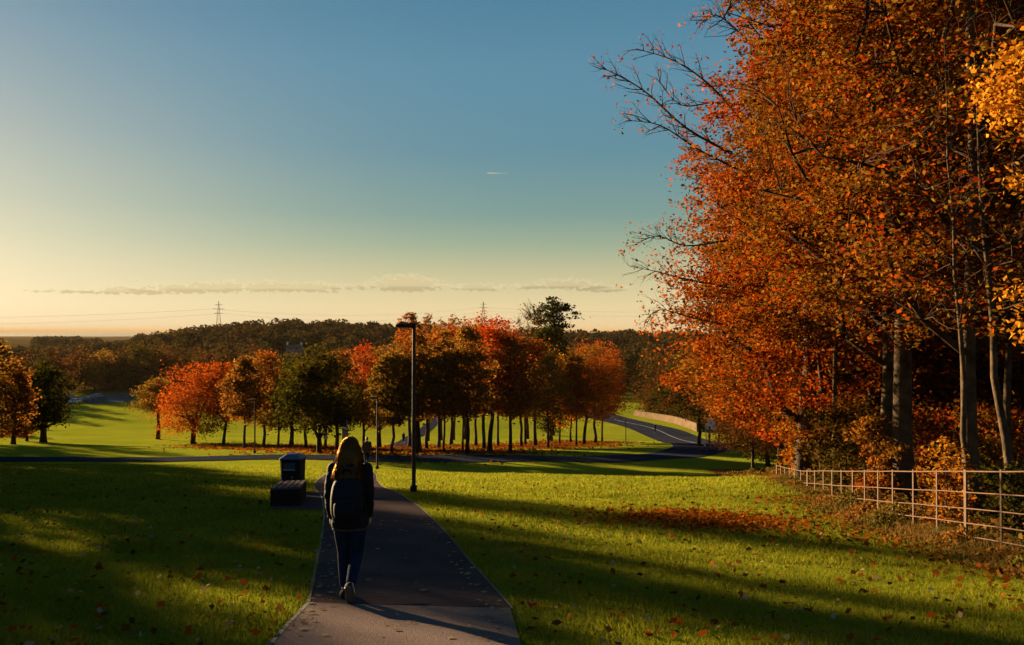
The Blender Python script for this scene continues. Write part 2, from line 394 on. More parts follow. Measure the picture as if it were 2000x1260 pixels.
# ------------------------------------------------------------------ roads and paths
def asphalt(name, c, s=60, tint=None):
    m = bpy.data.materials.new(name); m.use_nodes = True; t = m.node_tree; b = t.nodes['Principled BSDF']
    g = nd(t, 'ShaderNodeNewGeometry')
    def noise(sc, d=6, r=.6):
        n = nd(t, 'ShaderNodeTexNoise'); n.inputs['Scale'].default_value = sc; n.inputs['Detail'].default_value = d; n.inputs['Roughness'].default_value = r
        t.links.new(g.outputs['Position'], n.inputs['Vector']); return n.outputs[0]
    c1 = ramp(t, noise(s, 3, .7), [(.3, tuple(v*.6 for v in c)), (.55, c), (.75, tuple(v*1.7 for v in c))])
    c2 = ramp(t, noise(.9, 7, .65), [(.35, tuple(v*.75 for v in c)), (.65, tint or tuple(v*1.25 for v in c))])
    cs = mixc(t, .5, c1, c2); st = math_n(t, 'MULTIPLY', math_n(t, 'SUBTRACT', noise(2.6, 9, .72), .55), 7, True); cs = mixc(t, math_n(t, 'MULTIPLY', st, .45), cs, tuple(v*.45 for v in c))
    t.links.new(cs, b.inputs['Base Color']); b.inputs['Roughness'].default_value = 1; b.inputs['Specular IOR Level'].default_value = 0
    bm = nd(t, 'ShaderNodeBump'); bm.inputs['Strength'].default_value = .9; bm.inputs['Distance'].default_value = .012
    t.links.new(noise(s*1.5, 3), bm.inputs['Height']); t.links.new(bm.outputs[0], b.inputs['Normal'])
    return m
M_PATH = asphalt('path_asphalt', (.050, .038, .040), 70, (.066, .046, .044))
M_APRON = asphalt('apron_concrete', (.125, .094, .088), 50, (.105, .076, .070))
M_ROAD = asphalt('road_asphalt', (.018, .020, .032), 8)
M_KERB = pmat('kerb_stone', (.05, .042, .03), .85, bump=.3)
def smooth_line(P, n):
    P = [Vector(p) for p in P]; out = []
    for i in range(len(P)-1):
        p0 = P[max(i-1, 0)]; p1 = P[i]; p2 = P[i+1]; p3 = P[min(i+2, len(P)-1)]
        for k in range(n):
            t = k/n; out.append(.5*((2*p1)+(-p0+p2)*t+(2*p0-5*p1+4*p2-p3)*t*t+(-p0+3*p1-3*p2+p3)*t**3))
    out.append(P[-1]); return out
def strip(name, A, B, mat, off, cols=6, kind='structure'):
    """sheet between two edge lines A and B (2D), draped on the ground"""
    mb = MB(); rows = []
    for a, b in zip(A, B):
        row = []
        for k in range(cols+1):
            p = a.lerp(b, k/cols); row.append(len(mb.v)); mb.v.append((p.x, p.y, gz(p.x, p.y)+off))
        rows.append(row)
    for i in range(len(rows)-1):
        for k in range(cols): mb.f.append((rows[i][k], rows[i+1][k], rows[i+1][k+1], rows[i][k+1]))
    o = mb.build(name, mat, smooth=True)
    if kind: tag(o, kind=kind)
    return o
def offset_line(Pn, d):
    out = []
    for i, p in enumerate(Pn):
        t = (Pn[min(i+1, len(Pn)-1)]-Pn[max(i-1, 0)]); t.z = 0; t.normalize(); out.append(Vector((p.x+t.y*d, p.y-t.x*d, 0)))
    return out
# right edge of the footpath (X, Y)
PR_E = [(-.02, 7.85), (-.30, 9.2), (-.66, 10.9), (-1.02, 12.6), (-1.5, 14.8), (-2.02, 17.0), (-2.95, 20.6), (-3.75, 23.2), (-4.6, 27), (-5.5, 32), (-6.7, 38), (-8.2, 45), (-10.0, 53), (-10.8, 57)]
re_ = smooth_line([(x, y, 0) for x, y in PR_E], 6)
le_ = offset_line(re_, -1.92)
le_[0] = Vector((-1.99, 7.9, 0))
strip('path', le_, re_, M_PATH, .018, 8)
kb = MB()
def kerb_tube(line, w=.05, h=.045):
    mb = MB(); n0 = 0
    o1 = offset_line(line, -w/2); o2 = offset_line(line, w/2)
    for a, b in zip(o1, o2):
        za, zb = gz(a.x, a.y), gz(b.x, b.y)
        mb.v += [(a.x, a.y, za-.05), (a.x, a.y, za+h), (b.x, b.y, zb+h), (b.x, b.y, zb-.05)]
    for i in range(len(line)-1):
        for j in range(3): mb.f.append((i*4+j, i*4+4+j, i*4+5+j, i*4+1+j))
    return mb
o = kerb_tube(offset_line(le_, -.03), .035, .014).build('kerb', M_KERB); tag(o, kind='structure')
o = kerb_tube(offset_line(re_, .03), .03, .010).build('kerb', M_KERB); tag(o, kind='structure')
# wider concrete apron in the foreground
al = [(-1.99, 7.88), (-1.97, 7.5), (-1.94, 7.0), (-1.90, 6.4), (-1.86, 5.6), (-1.80, 4.5), (-1.75, 3.0)]
ar = [(-.02, 7.83), (.02, 7.3), (.045, 6.9), (.08, 6.4), (.10, 5.8), (.14, 4.8), (.2, 3.0)]
al_ = smooth_line([(x, y, 0) for x, y in al], 5); ar_ = smooth_line([(x, y, 0) for x, y in ar], 5)
strip('path_apron', al_, ar_, M_APRON, .022, 8)
o = kerb_tube(offset_line(al_, .03), .04, .018).build('kerb', M_KERB); tag(o, kind='structure')
# little paved spur to the bench
A_ = [Vector((-5.0, 16.2, 0)), Vector((-5.15, 17.2, 0)), Vector((-5.3, 18.3, 0)), Vector((-5.5, 19.6, 0)), Vector((-5.9, 21.4, 0))]
B_ = [Vector((-3.75, 16.2, 0)), Vector((-3.95, 17.2, 0)), Vector((-4.25, 18.3, 0)), Vector((-4.6, 19.6, 0)), Vector((-5.1, 21.4, 0))]
strip('bench_paving', A_, B_, M_PATH, .012, 6)
# park road: near and far edges
near = [hit(px, py, 40, 140) for px, py in ((-420, 897), (-200, 896), (0, 897), (150, 899), (300, 903), (450, 906), (560, 907))]
near = [Vector((p.x, p.y, 0)) for p in near]
RC = [(-70, 46), (-52, 49), (-36, 51), (-24, 53), (-12, 58), (0, 62.5), (7, 67), (13, 74), (18.5, 84), (23, 96), (26.5, 110), (28.6, 126), (29.4, 142), (28.6, 156), (26, 172), (22.5, 190), (18, 215), (15, 245)]
rc = smooth_line([(x, y, 0) for x, y in RC], 10)
def roadw(p): return 2.9 if p.y < 80 else min(4.6, 2.9+(p.y-80)*.05)
def varoff(line, s):
    out = []
    for i, p in enumerate(line):
        t = (line[min(i+1, len(line)-1)]-line[max(i-1, 0)]); t.normalize(); d = s*roadw(p); out.append(Vector((p.x+t.y*d, p.y-t.x*d, 0)))
    return out
rl, rr = varoff(rc, -1), varoff(rc, 1)
strip('road', rl, rr, M_ROAD, .05, 8)
M_WHITE = pmat('road_paint', (.16, .17, .19), .8)
ml = [p for p in rc if 100 < p.y < 185]
mb = MB()
A2 = offset_line(ml, -.09); B2 = offset_line(ml, .09)
strip('road_marking', A2, B2, M_WHITE, .062, 1)
# path crossing the far lawn
fp = [hit(px, py, 85, 260) for px, py in ((752, 884), (772, 873), (800, 858), (823, 846), (843, 828), (856, 818), (862, 810))]
fp_ = smooth_line([(p.x, p.y, 0) for p in fp], 6)
strip('far_path', offset_line(fp_, -1.3), offset_line(fp_, 1.3), M_ROAD, .05, 3)
pave = offset_line(rr, 1.6)

# ------------------------------------------------------------------ trees
def curve_pts(a, b, bend, rng, n=5, wob=.05):
    a = np.array(a, float); b = np.array(b, float); L_ = np.linalg.norm(b-a)
    mid = (a+b)/2+np.array(bend)*L_; out = []
    for i in range(n+1):
        t = i/n; p = (1-t)**2*a+2*t*(1-t)*mid+t*t*b
        if 0 < i < n: p = p+rng.normal(size=3)*wob*L_/n
        out.append(p)
    return out
ENV = {
 'round': lambda t: np.sqrt(np.maximum(0, 1-(2*t-1)**2))**.8,
 'dome': lambda t: np.clip((t+.12)/.25, 0, 1)**.6*np.sqrt(np.maximum(0, 1-np.clip(t, 0, 1)**2.2)),
 'oval': lambda t: np.sin(PI*np.clip(t*.92+.06, 0, 1))**.7,
 'tall': lambda t: np.clip(t*5+.3, 0, 1)**.7*(1-t**2.5)**.8,
 'flat': lambda t: np.clip((t+.05)*2.2, 0, 1)*np.sqrt(np.maximum(0, 1-t**4)),
 'beech': lambda t: np.clip(t*6+.55, 0, 1)*(1-.55*np.clip((t-.45)/.55, 0, 1)**1.6)*np.sqrt(np.maximum(0, 1-t**8))}
def gen_tree(seed, H, R, cb, tr, ncl, nleaf, ls, shape='dome', ckeep=None, nl=9, fork=0, lean=0, sparse=0, twigs=True, flat=.4, surf=.45, ksub=4, csz=.16, squash=.6, minr=0, lobes=.3, trunk_top=.85):
    """returns (trunk MB, leaf position array)"""
    rng = np.random.default_rng(seed)
    zb = H*cb; hc = H-zb
    mb = MB(); ml_ = MB(); mb.limbs = ml_; stems = []
    top = np.array([lean*H, rng.normal()*.03*H, H*trunk_top])
    if fork:
        fh = H*fork; base = curve_pts((0, 0, -.4), (lean*fh, 0, fh), (0, 0, 0), rng, 3)
        mb.tube(base, [tr*1.25, tr*1.0, tr*.95, tr*.85], 8)
        for k, dx in enumerate((-1, .8, .2)):
            e = (dx*R*.5, rng.normal()*R*.3, H*(.8-.08*k)); p = curve_pts(base[-1], e, (dx*.10, 0, -.05), rng, 6)
            mb.tube(p, np.linspace(tr*.62, tr*.08, 7), 6); stems.append((p, np.linspace(tr*.62, tr*.08, 7)))
    else:
        p = curve_pts((0, 0, -.4), top, (rng.normal()*.012, rng.normal()*.012, 0), rng, 9, .045)
        r = tr*(1-np.linspace(0, 1, 10)**1.1*.88); r[0] *= 1.35
        mb.tube(p, list(r), 8); stems.append((p, r))
    limbs = []
    for i in range(nl):
        sp_, sr = stems[i % len(stems)]
        f = .25+.7*(i+.5)/nl if not fork else .1+.8*(i+.5)/nl
        idx = min(len(sp_)-2, max(1, int(f*(len(sp_)-1)))) ; a = sp_[idx]
        if not fork:
            hz = zb*.75+(H*.82-zb*.75)*(i+.3)/nl; ks = min(range(len(sp_)), key=lambda q: abs(sp_[q][2]-hz)); a = sp_[ks]; sr0 = sr[ks]
        else: sr0 = sr[idx]
        th = i*2.4+rng.uniform(-.4, .4); tt = min(.97, max(.05, (a[2]-zb)/hc+rng.uniform(.12, .3)))
        rr = R*float(ENV[shape](np.array(tt)))*.85
        e = np.array([rr*math.cos(th), rr*math.sin(th), zb+tt*hc])
        if ckeep is not None and i > 1 and not ckeep(e[None]*np.array([[1.12, 1, 1]]))[0]: continue
        lp = curve_pts(a, e, (0, 0, .06), rng, 5, .3); lr = np.linspace(sr0*.55, tr*.05, 6)
        ml_.tube(lp, list(lr), 5, False); limbs.append((lp, lr))
    allp = np.array([q for lp, lr in limbs for q in lp[1:]]+[q for sp_, sr in stems for q in sp_[len(sp_)//2:]])
    # clump centres
    t = rng.uniform(0, 1, ncl*3); env = R*ENV[shape](t)
    keep = rng.uniform(0, 1, len(t)) < (env/R)**1.3+.05; t = t[keep][:ncl]; env = env[keep][:ncl]; n = len(t)
    th = rng.uniform(0, 2*PI, n)
    ph = rng.uniform(0, 6, 4)
    lob = 1-lobes*.5+lobes*.5*(np.sin(3*th+ph[0]+4*t)+.7*np.sin(5*th+ph[1]-7*t)+.5*np.sin(2*th+ph[2]+11*t))
    rad = env*lob*np.maximum(minr, rng.uniform(0, 1, n)**surf)
    cx = rad*np.cos(th)+lean*H*(cb+t*(1-cb)); cy = rad*np.sin(th); cz = zb+t*hc*(1+.0*lob)
    cc = np.stack([cx, cy, cz], 1)
    if twigs:
        for q in range(0, n, ksub):
            if ckeep is not None and not ckeep(cc[q:q+1])[0]: continue
            d = np.linalg.norm(allp-cc[q], axis=1)+np.maximum(0, allp[:, 2]-cc[q][2])*1.0; k = int(np.argmin(d))
            if ckeep is not None and (d[k] > 1.8 or not ckeep(allp[k:k+1])[0]): continue
            p = curve_pts(allp[k], cc[q], (0, 0, .08), rng, 4, .12); ml_.tube(p, [min(.03, tr*.10), min(.022, tr*.075), min(.016, tr*.055), min(.011, tr*.038), min(.006, tr*.02)], 3, False)
    s = R*csz*rng.uniform(.6, 1.3, n)
    per = rng.poisson(nleaf/n, n); ci = np.repeat(np.arange(n), per)
    off = rng.normal(size=(len(ci), 3))*s[ci][:, None]; off[:, 2] *= squash
    # droop outwards a little
    off[:, 2] -= .15*np.linalg.norm(off[:, :2], axis=1)
    P = cc[ci]+off
    return mb, P, rng
def tree_obj(name, seed, loc, H, R, cb, tr, ncl, nleaf, ls, leafm, bark, label=None, cat='tree', group=None, shape='dome', rz=0, flat=.35, aspect=.65, keep=None, holes=None, **kw):
    e = empty(name, loc, rz)
    tag(e, label, cat, group)
    mb, P, rng = gen_tree(seed, H, R, cb, tr, ncl, nleaf, ls, shape, flat=flat, ckeep=keep if seed == 501 else None, **kw)
    mb.build('trunk', bark, e, smooth=True)
    if mb.limbs.v: mb.limbs.build('limbs', M_BARKD, e, smooth=True)
    if nleaf:
        if keep is not None: P = P[keep(P)]
        if holes:
            a_ = np.random.default_rng(seed+7).uniform(0, 6, 9); x_, y_, z_ = P[:, 0], P[:, 1], P[:, 2]
            nv = np.sin(1.6*x_+.9*z_+a_[0])*np.sin(1.9*y_-.7*z_+a_[1])+np.sin(2.3*z_+1.1*x_+a_[2])*np.sin(1.3*x_-1.7*y_+a_[3])+.6*np.sin(4.1*z_+2.2*y_+a_[4])*np.sin(3.7*x_+1.2*z_+a_[5])+.4*np.sin(7*z_+a_[6])*np.sin(6.3*x_+5*y_+a_[7])
            P = P[nv+rng.normal(size=len(P))*.16 > holes]
        me = np_mesh('crown', leaf_quads(P, ls, rng, flat, aspect), 4, leafm); o = bpy.data.objects.new('crown', me); link(o, e)
    return e

ORD = ['first', 'second', 'third', 'fourth', 'fifth', 'sixth', 'seventh', 'eighth', 'ninth', 'tenth', 'eleventh', 'twelfth', 'thirteenth', 'fourteenth', 'fifteenth', 'sixteenth',
       'seventeenth', 'eighteenth', 'nineteenth', 'twentieth', 'twenty-first', 'twenty-second', 'twenty-third', 'twenty-fourth', 'twenty-fifth', 'twenty-sixth', 'twenty-seventh', 'twenty-eighth', 'twenty-ninth', 'thirtieth',
       'thirty-first', 'thirty-second', 'thirty-third', 'thirty-fourth', 'thirty-fifth', 'thirty-sixth', 'thirty-seventh', 'thirty-eighth', 'thirty-ninth', 'fortieth']
# the grove in the middle: (px, base py, top py, half width px, crown bottom py, leaf kind, trunk px, shape, fork, words)
GROVE = [
 (309, 858, 740, 48, 800, 'O', 11, 'dome', 0, 'dark olive tree with short stout trunk behind the orange one'),
 (378, 868, 708, 74, 838, 'R', 12, 'dome', .2, 'bright red-orange tree with a forked trunk at the grove edge'),
 (437, 869, 708, 46, 822, 'R', 8, 'round', 0, 'orange-red tree with one thin straight trunk'),
 (478, 879, 700, 42, 818, 'W', 7, 'oval', 0, 'thin brown tree with airy crown beside the small lamp'),
 (515, 876, 690, 52, 826, 'U', 8, 'dome', 0, 'rust-orange tree with straight trunk right of the small lamp'),
 (543, 874, 735, 40, 828, 'G', 6, 'round', 0, 'small green-brown tree with slender trunk'),
 (569, 870, 690, 58, 834, 'G', 11, 'dome', 0, 'green tree with thick short trunk above the litter bin'),
 (597, 876, 700, 46, 828, 'G', 8, 'oval', 0, 'dark green tree with upright trunk left of the forked one'),
 (623, 886, 683, 82, 828, 'G', 13, 'dome', .14, 'large dark green tree with a wide forked trunk'),
 (636, 873, 720, 44, 826, 'O', 7, 'oval', 0, 'thin olive tree behind the wide forked one'),
 (658, 881, 690, 52, 822, 'W', 10, 'dome', 0, 'brown tree with straight trunk left of the totem sign'),
 (711, 878, 668, 62, 826, 'D', 7, 'dome', 0, 'dark red-brown tree behind the woman and far walker'),
 (741, 876, 672, 56, 822, 'W', 9, 'oval', 0, 'brown tree just behind the middle lamp post'),
 (766, 888, 668, 48, 824, 'O', 8, 'tall', 0, 'olive-brown tree with slim trunk between the two lamp posts'),
 (800, 874, 642, 56, 790, 'U', 9, 'tall', 0, 'tall rust-gold tree behind the tall lamp head'),
 (817, 887, 655, 54, 806, 'W', 17, 'tall', 0, 'thick-trunked brown tree right behind the tall lamp post'),
 (834, 878, 650, 46, 812, 'O', 8, 'tall', 0, 'olive-brown slim tree near the far path'),
 (856, 876, 632, 50, 806, 'U', 8, 'tall', 0, 'rust tree with a trunk forking low'),
 (868, 887, 648, 46, 806, 'W', 6, 'tall', 0, 'narrow brown tree with pole-thin trunk'),
 (881, 870, 626, 54, 800, 'D', 8, 'tall', 0, 'deep red-topped tree with straight trunk'),
 (904, 882, 650, 40, 806, 'O', 5, 'oval', 0, 'very thin olive-brown sapling'),
 (914, 886, 640, 60, 804, 'W', 10, 'tall', 0, 'stout brown tree with dark trunk'),
 (929, 871, 622, 50, 800, 'D', 7, 'dome', 0, 'dark red tree standing back in the grove'),
 (945, 878, 615, 62, 800, 'D', 9, 'dome', 0, 'tallest deep red tree of the grove'),
 (957, 884, 622, 66, 802, 'D', 12, 'dome', 0, 'deep red tree with thick leaning trunk'),
 (973, 871, 624, 60, 800, 'D', 6, 'dome', 0, 'red-brown tree behind the thick leaning one'),
 (996, 884, 648, 56, 806, 'U', 9, 'tall', 0, 'rust-orange tree with a double trunk'),
 (1019, 873, 652, 50, 806, 'D', 7, 'tall', 0, 'brick-red slim tree left of the green one'),
 (1026, 869, 660, 44, 806, 'W', 6, 'oval', 0, 'slender brown tree close behind its brick-red neighbour'),
 (1046, 871, 655, 52, 800, 'R', 9, 'tall', 0, 'orange-red tree with dark straight trunk'),
 (1070, 876, 690, 46, 840, 'O', 6, 'oval', 0, 'olive-yellow tree with low hanging foliage'),
 (1076, 862, 680, 50, 812, 'O', 9, 'dome', 0, 'olive tree just behind the low hanging one'),
 (1093, 867, 700, 40, 830, 'L', 5, 'oval', 0, 'thin golden-olive sapling'),
 (1115, 865, 705, 40, 820, 'O', 5, 'oval', 0, 'thin olive sapling left of the last orange trees'),
 (1126, 871, 690, 34, 812, 'U', 5, 'oval', 0, 'pole-thin rust tree near the road bend'),
 (1141, 869, 672, 66, 808, 'U', 8, 'dome', 0, 'orange-brown tree with leaning trunk near the road bend'),
 (1163, 866, 666, 64, 806, 'R', 7, 'dome', 0, 'round orange tree near the road bend'),
 (1176, 863, 690, 50, 812, 'U', 5, 'round', 0, 'thin rust tree nearest the road bend'),
]
LM = {'O': M_OLIVE, 'R': M_ORANGE, 'U': M_RUST, 'W': M_BROWN, 'D': M_RED, 'G': M_OLIVE, 'L': M_GOLD}
M_MID = leafmat('green_mix_leaf', [(.018, .020, .002), (.030, .030, .003), (.05, .038, .004), (.026, .020, .003)], [(.09, .045, .005), (.06, .036, .005)], .25, .4, .4)
LM['G'] = M_MID
M_OLB = leafmat('olive_brown_leaf', [(0.0653, 0.0435, 0.0058), (0.1015, 0.0609, 0.0072), (0.1450, 0.0798, 0.0087), (0.0870, 0.0348, 0.0043)], [(0.2030, 0.0725, 0.0072), (0.2465, 0.1160, 0.0130)], .3, .42, .6)
LM['O'] = M_OLB
for i, (px, pb, pt, hw, pcb, kind, tw, shp, fork, words) in enumerate(GROVE):
    if pb >= 884: base = hit(px, pb, 62, 92)
    elif pb >= 873: base = hit(px, pb, 76, 112)
    else: base = hit(px, pb, 88, 150)
    d = base.y; H = (pb-pt)/F*d; R = hw*1.1/F*d; cb = (pb-pcb)/(pb-pt)*.95; tr = tw/2/F*d*.85
    n = int(4200+hw*90)
    tree_obj('grove_tree', 100+i, base, H, R, cb, max(.09, tr), 150, n, .24, LM[kind], M_BARKD, words+', %s trunk from the left' % ORD[i], 'tree', 'trees of the grove in the middle of the lawn', shape=shp, fork=fork, nl=10, ksub=3, csz=.15, lobes=.35, lean=(.05 if 'leaning' in words else 0))
# trees standing out above the grove
def far_tree(name, px, Y, pt, hw, pcb, mat, label, seed, n=5000, ls=.5, shape='dome', tr=.35, bark=M_BARKD, **kw):
    x = (px-1000)/F*Y; z = gz(x, Y); zt = (648-pt)/F*Y; zc = (648-pcb)/F*Y; H = zt-z
    return tree_obj(name, seed, (x, Y, z), H, hw/F*Y, (zc-z)/H, tr, kw.pop('ncl', 150), n, ls, mat, bark, label, 'tree', kw.pop('group', None), shape=shape, **kw)
far_tree('pine_tree', 1080, 150, 582, 48, 672, M_GREEN, 'tall dark flat-topped evergreen rising above the grove', 301, 4200, .5, 'flat', ncl=75, csz=.17, squash=.3, lobes=.5, nl=12, surf=.6)
far_tree('pine_tree', 1072, 140, 640, 44, 730, M_MID, 'dense dark green tree below the flat-topped evergreen', 302, 6500, .5, 'dome', ncl=120)
far_tree('bare_tree', 1030, 140, 584, 28, 660, M_BROWN, 'nearly leafless tree with fine twigs left of the tall evergreen', 303, 160, .3, 'dome', ncl=420, ksub=1, csz=.1, nl=14, tr=.28)
for k, (px, pt, hw, n) in enumerate([(800, 606, 34, 3000), (836, 613, 26, 1300), (862, 616, 24, 1100), (886, 610, 26, 900), (908, 618, 20, 300)]):
    far_tree('poplar_tree', px, 128+k*3, pt, hw, 690, M_RUST if k == 0 else M_BROWN, ['gold-brown leafy treetop above the tall lamp head', 'thin-leaved pale treetop just right of the tall lamp', 'sparse upright treetop, middle of the thin-leaved ones', 'sparse twiggy treetop left of the deep red trees', 'almost bare treetop touching the deep red trees'][k], 310+k, n, .36, 'tall', ncl=150, ksub=1, csz=.10, nl=12, tr=.22, group='thin-leaved trees rising behind the grove')

# left bank: dark tree and brown trees at the frame edge
EDGE = [
 ('dark_tree', 84, 864, 712, 54, 838, M_GREEN, 13, 'round', 'round dark green tree on the left lawn beside the brown thicket', 8000, .34),
 ('brown_tree', 26, 868, 700, 42, 850, M_BROWN, 9, 'dome', 'brown leafy tree just left of the round dark green tree', 5000, .34),
 ('brown_tree', -18, 868, 655, 56, 840, M_OLB, 12, 'dome', 'tall olive-brown tree cut by the left frame edge', 4500, .34),
 ('brown_tree', 52, 862, 770, 30, 852, M_BROWN, 6, 'round', 'low brown tree under the crown of the dark tree', 2500, .3)]
for i, (nm, px, pb, pt, hw, pcb, mat, tw, shp, lab, n, ls) in enumerate(EDGE):
    base = hit(px, pb, 76, 112); d = base.y; H = (pb-pt)/F*d
    tree_obj(nm, 340+i, base, H, hw/F*d, (pb-pcb)/(pb-pt), tw/2/F*d, 170, n, ls, mat, M_BARKD, lab, 'tree', None, shape=shp, nl=10, ksub=3)
# the spreading tree whose branch ends enter at the left edge of the frame
b = at(-128, 860, 62); b.z = gz(b.x, b.y)
tree_obj('cedar_tree', 350, b, 11.7, 4.0, .25, .35, 95, 5000, .26, M_OLB, M_BARKD, 'nearest tree at the left edge, only its dark layered branch ends in view', 'tree', None, shape='dome', nl=16, ksub=1, csz=.12, squash=.35, surf=.35)

# woods behind the far lawn: separate trees sharing a few meshes
rngW = random.Random(5)
def XY_(px, Y): return (px-1000)/F*Y
protos = []
M_WB = leafmat('wood_brown_leaf', [(.040, .014, .004), (.065, .022, .005), (.09, .032, .006), (.03, .012, .004)], OL[:3], .2, .35, .4)
M_WO = leafmat('wood_olive_leaf', [(.028, .020, .004), (.045, .028, .005), (.065, .036, .006)], BR[:2], .2, .35, .5)
M_PGOLD = leafmat('pale_gold_leaf', [(.14, .07, .008), (.20, .10, .012), (.10, .045, .006)], OL, .2, .4, .5)
WKIND = [('brown_tree', M_WB, 'brown'), ('brown_tree', M_WO, 'olive-brown'), ('brown_tree', M_WB, 'rust-brown'), ('green_tree', M_MID, 'dull green'), ('gold_tree', M_PGOLD, 'pale gold')]
WOOD = [(-40, 262), (-5, 258), (28, 262), (60, 266), (92, 264), (118, 268), (146, 286), (166, 292), (186, 284), (206, 292), (228, 286), (250, 292), (272, 284), (292, 292), (315, 284), (338, 292), (362, 284), (386, 292), (410, 284), (436, 292), (462, 286), (490, 292), (520, 286),
        (552, 292), (590, 286), (630, 292), (672, 286), (716, 292), (760, 288), (1108, 250), (1135, 262), (1162, 256), (1188, 268), (1214, 262), (1266, 236), (1284, 224), (1306, 212), (1330, 204), (1352, 198), (1376, 176), (1400, 160)]
cnt = {}
for i, (px, Y) in enumerate(WOOD):
    k = rngW.choice([0, 0, 0, 1, 1, 3]) if i not in (8, 9) else 4
    nm, mt, wd = WKIND[k]
    x = (px-1000)/F*Y; z = gz(x, Y)
    key = (k, rngW.randint(0, 1))
    right = px > 1000
    lab = '%s tree in the wood behind the %s' % (wd, 'road bend' if right else 'far lawn')
    lab += ', %s from the left there' % ORD[i-29 if right else i]
    if key not in cnt:
        e = tree_obj(nm, 400+len(cnt), (x, Y, z), 15, 5.6, .10, .3, 130, 3000, .62, mt, M_BARKD, lab, 'tree', 'trees of the wood behind the far lawn', shape='dome' if key[1] else 'tall', nl=8, ksub=6, csz=.17)
        cnt[key] = e
    else:
        e = copy_tree(cnt[key]); e.location = (x, Y, z); e['label'] = lab; e['group'] = 'trees of the wood behind the far lawn'
    s = rngW.uniform(.85, 1.12)*(.7 if 515 < px < 640 else 1); e.scale = (s*rngW.uniform(.9, 1.25), s*rngW.uniform(.9, 1.25), s); e.rotation_euler = (0, 0, rngW.uniform(0, 6.28))

for k, (px, Y) in enumerate([(-30, 205), (12, 218), (44, 196), (78, 212), (104, 222), (-45, 178), (-90, 160), (-70, 146)]):
    x = XY_(px, Y); e = copy_tree(cnt[[q for q in cnt if q[0] in (0, 1)][k % 2]]); e.location = (x, Y, gz(x, Y)); e['label'] = 'brown tree behind the round dark green tree, %s from the left there' % ORD[k]; e['group'] = 'brown trees behind the dark tree on the left'; f = .72+.06*math.sin(k*3); e.scale = (f, f, f*.95); e.rotation_euler = (0, 0, k)
# distant woodland: one mass nobody could count
def woodland(name, pts, hs, mat, ls, per, seed):
    rng = np.random.default_rng(seed); n = len(pts); P = np.array(pts); h = np.array(hs)
    ci = np.repeat(np.arange(n), per); m = len(ci)
    d = rng.normal(size=(m, 3)); d /= np.linalg.norm(d, axis=1, keepdims=True); d *= rng.uniform(.75, 1.05, m)[:, None]
    hh = h[ci]; W = hh*.42*rng.uniform(.8, 1.25, n)[ci]
    Q = np.stack([P[ci, 0]+d[:, 0]*W, P[ci, 1]+d[:, 1]*W, P[ci, 2]+hh*.55+d[:, 2]*hh*.45], 1)
    V = leaf_quads(Q, ls, rng, .1, .8); me = np_mesh(name, V, 4, mat); o = bpy.data.objects.new(name, me); link(o); tag(o, kind='stuff'); return o
M_FAR1 = leafmat('far_wood_leaf', [(.035, .018, .006), (.05, .024, .006), (.028, .02, .005), (.07, .028, .006)], [(.022, .018, .005), (.035, .025, .006)], .03, .25, .9)
M_FAR2 = leafmat('far_wood_green_leaf', [(.018, .015, .005), (.028, .021, .006), (.038, .026, .007)], None, .03, .25)
rw = np.random.default_rng(77)
pts = []; hs = []
while len(pts) < 1500:
    Y = rw.uniform(300, 640); u = rw.uniform(-.55, .36); X = u*Y
    if u < -.47 and Y > 380: continue
    if abs(u+.274) < .035 and 300 < Y < 425: continue
    if -.52 < u < -.42 and rw.uniform() < .4: continue
    pts.append((X, Y, gz(X, Y))); hs.append(rw.uniform(8, 13))
nn_ = len(pts)
woodland('distant_woodland', pts[:900], hs[:900], M_FAR1, 1.5, 190, 1)
woodland('distant_woodland', pts[900:], hs[900:], M_FAR2, 1.5, 190, 2)
pts = []; hs = []
while len(pts) < 260:
    Y = rw.uniform(880, 1100); u = rw.uniform(-.60, -.52)
    X = u*Y; pts.append((X, Y, gz(X, Y))); hs.append(rw.uniform(13, 17)*(1 if u < -.545 else .8))
while len(pts) < 520:
    Y = rw.uniform(600, 700); u = rw.uniform(-.64, -.47); X = u*Y; pts.append((X, Y, gz(X, Y))); hs.append(rw.uniform(6, 9))
while len(pts) < 1100:
    Y = rw.uniform(1500, 2600); u = rw.uniform(-.2, .5); X = u*Y; pts.append((X, Y, gz(X, Y))); hs.append(rw.uniform(14, 20))
woodland('distant_woodland', pts, hs, M_FAR2, 3.0, 110, 3)

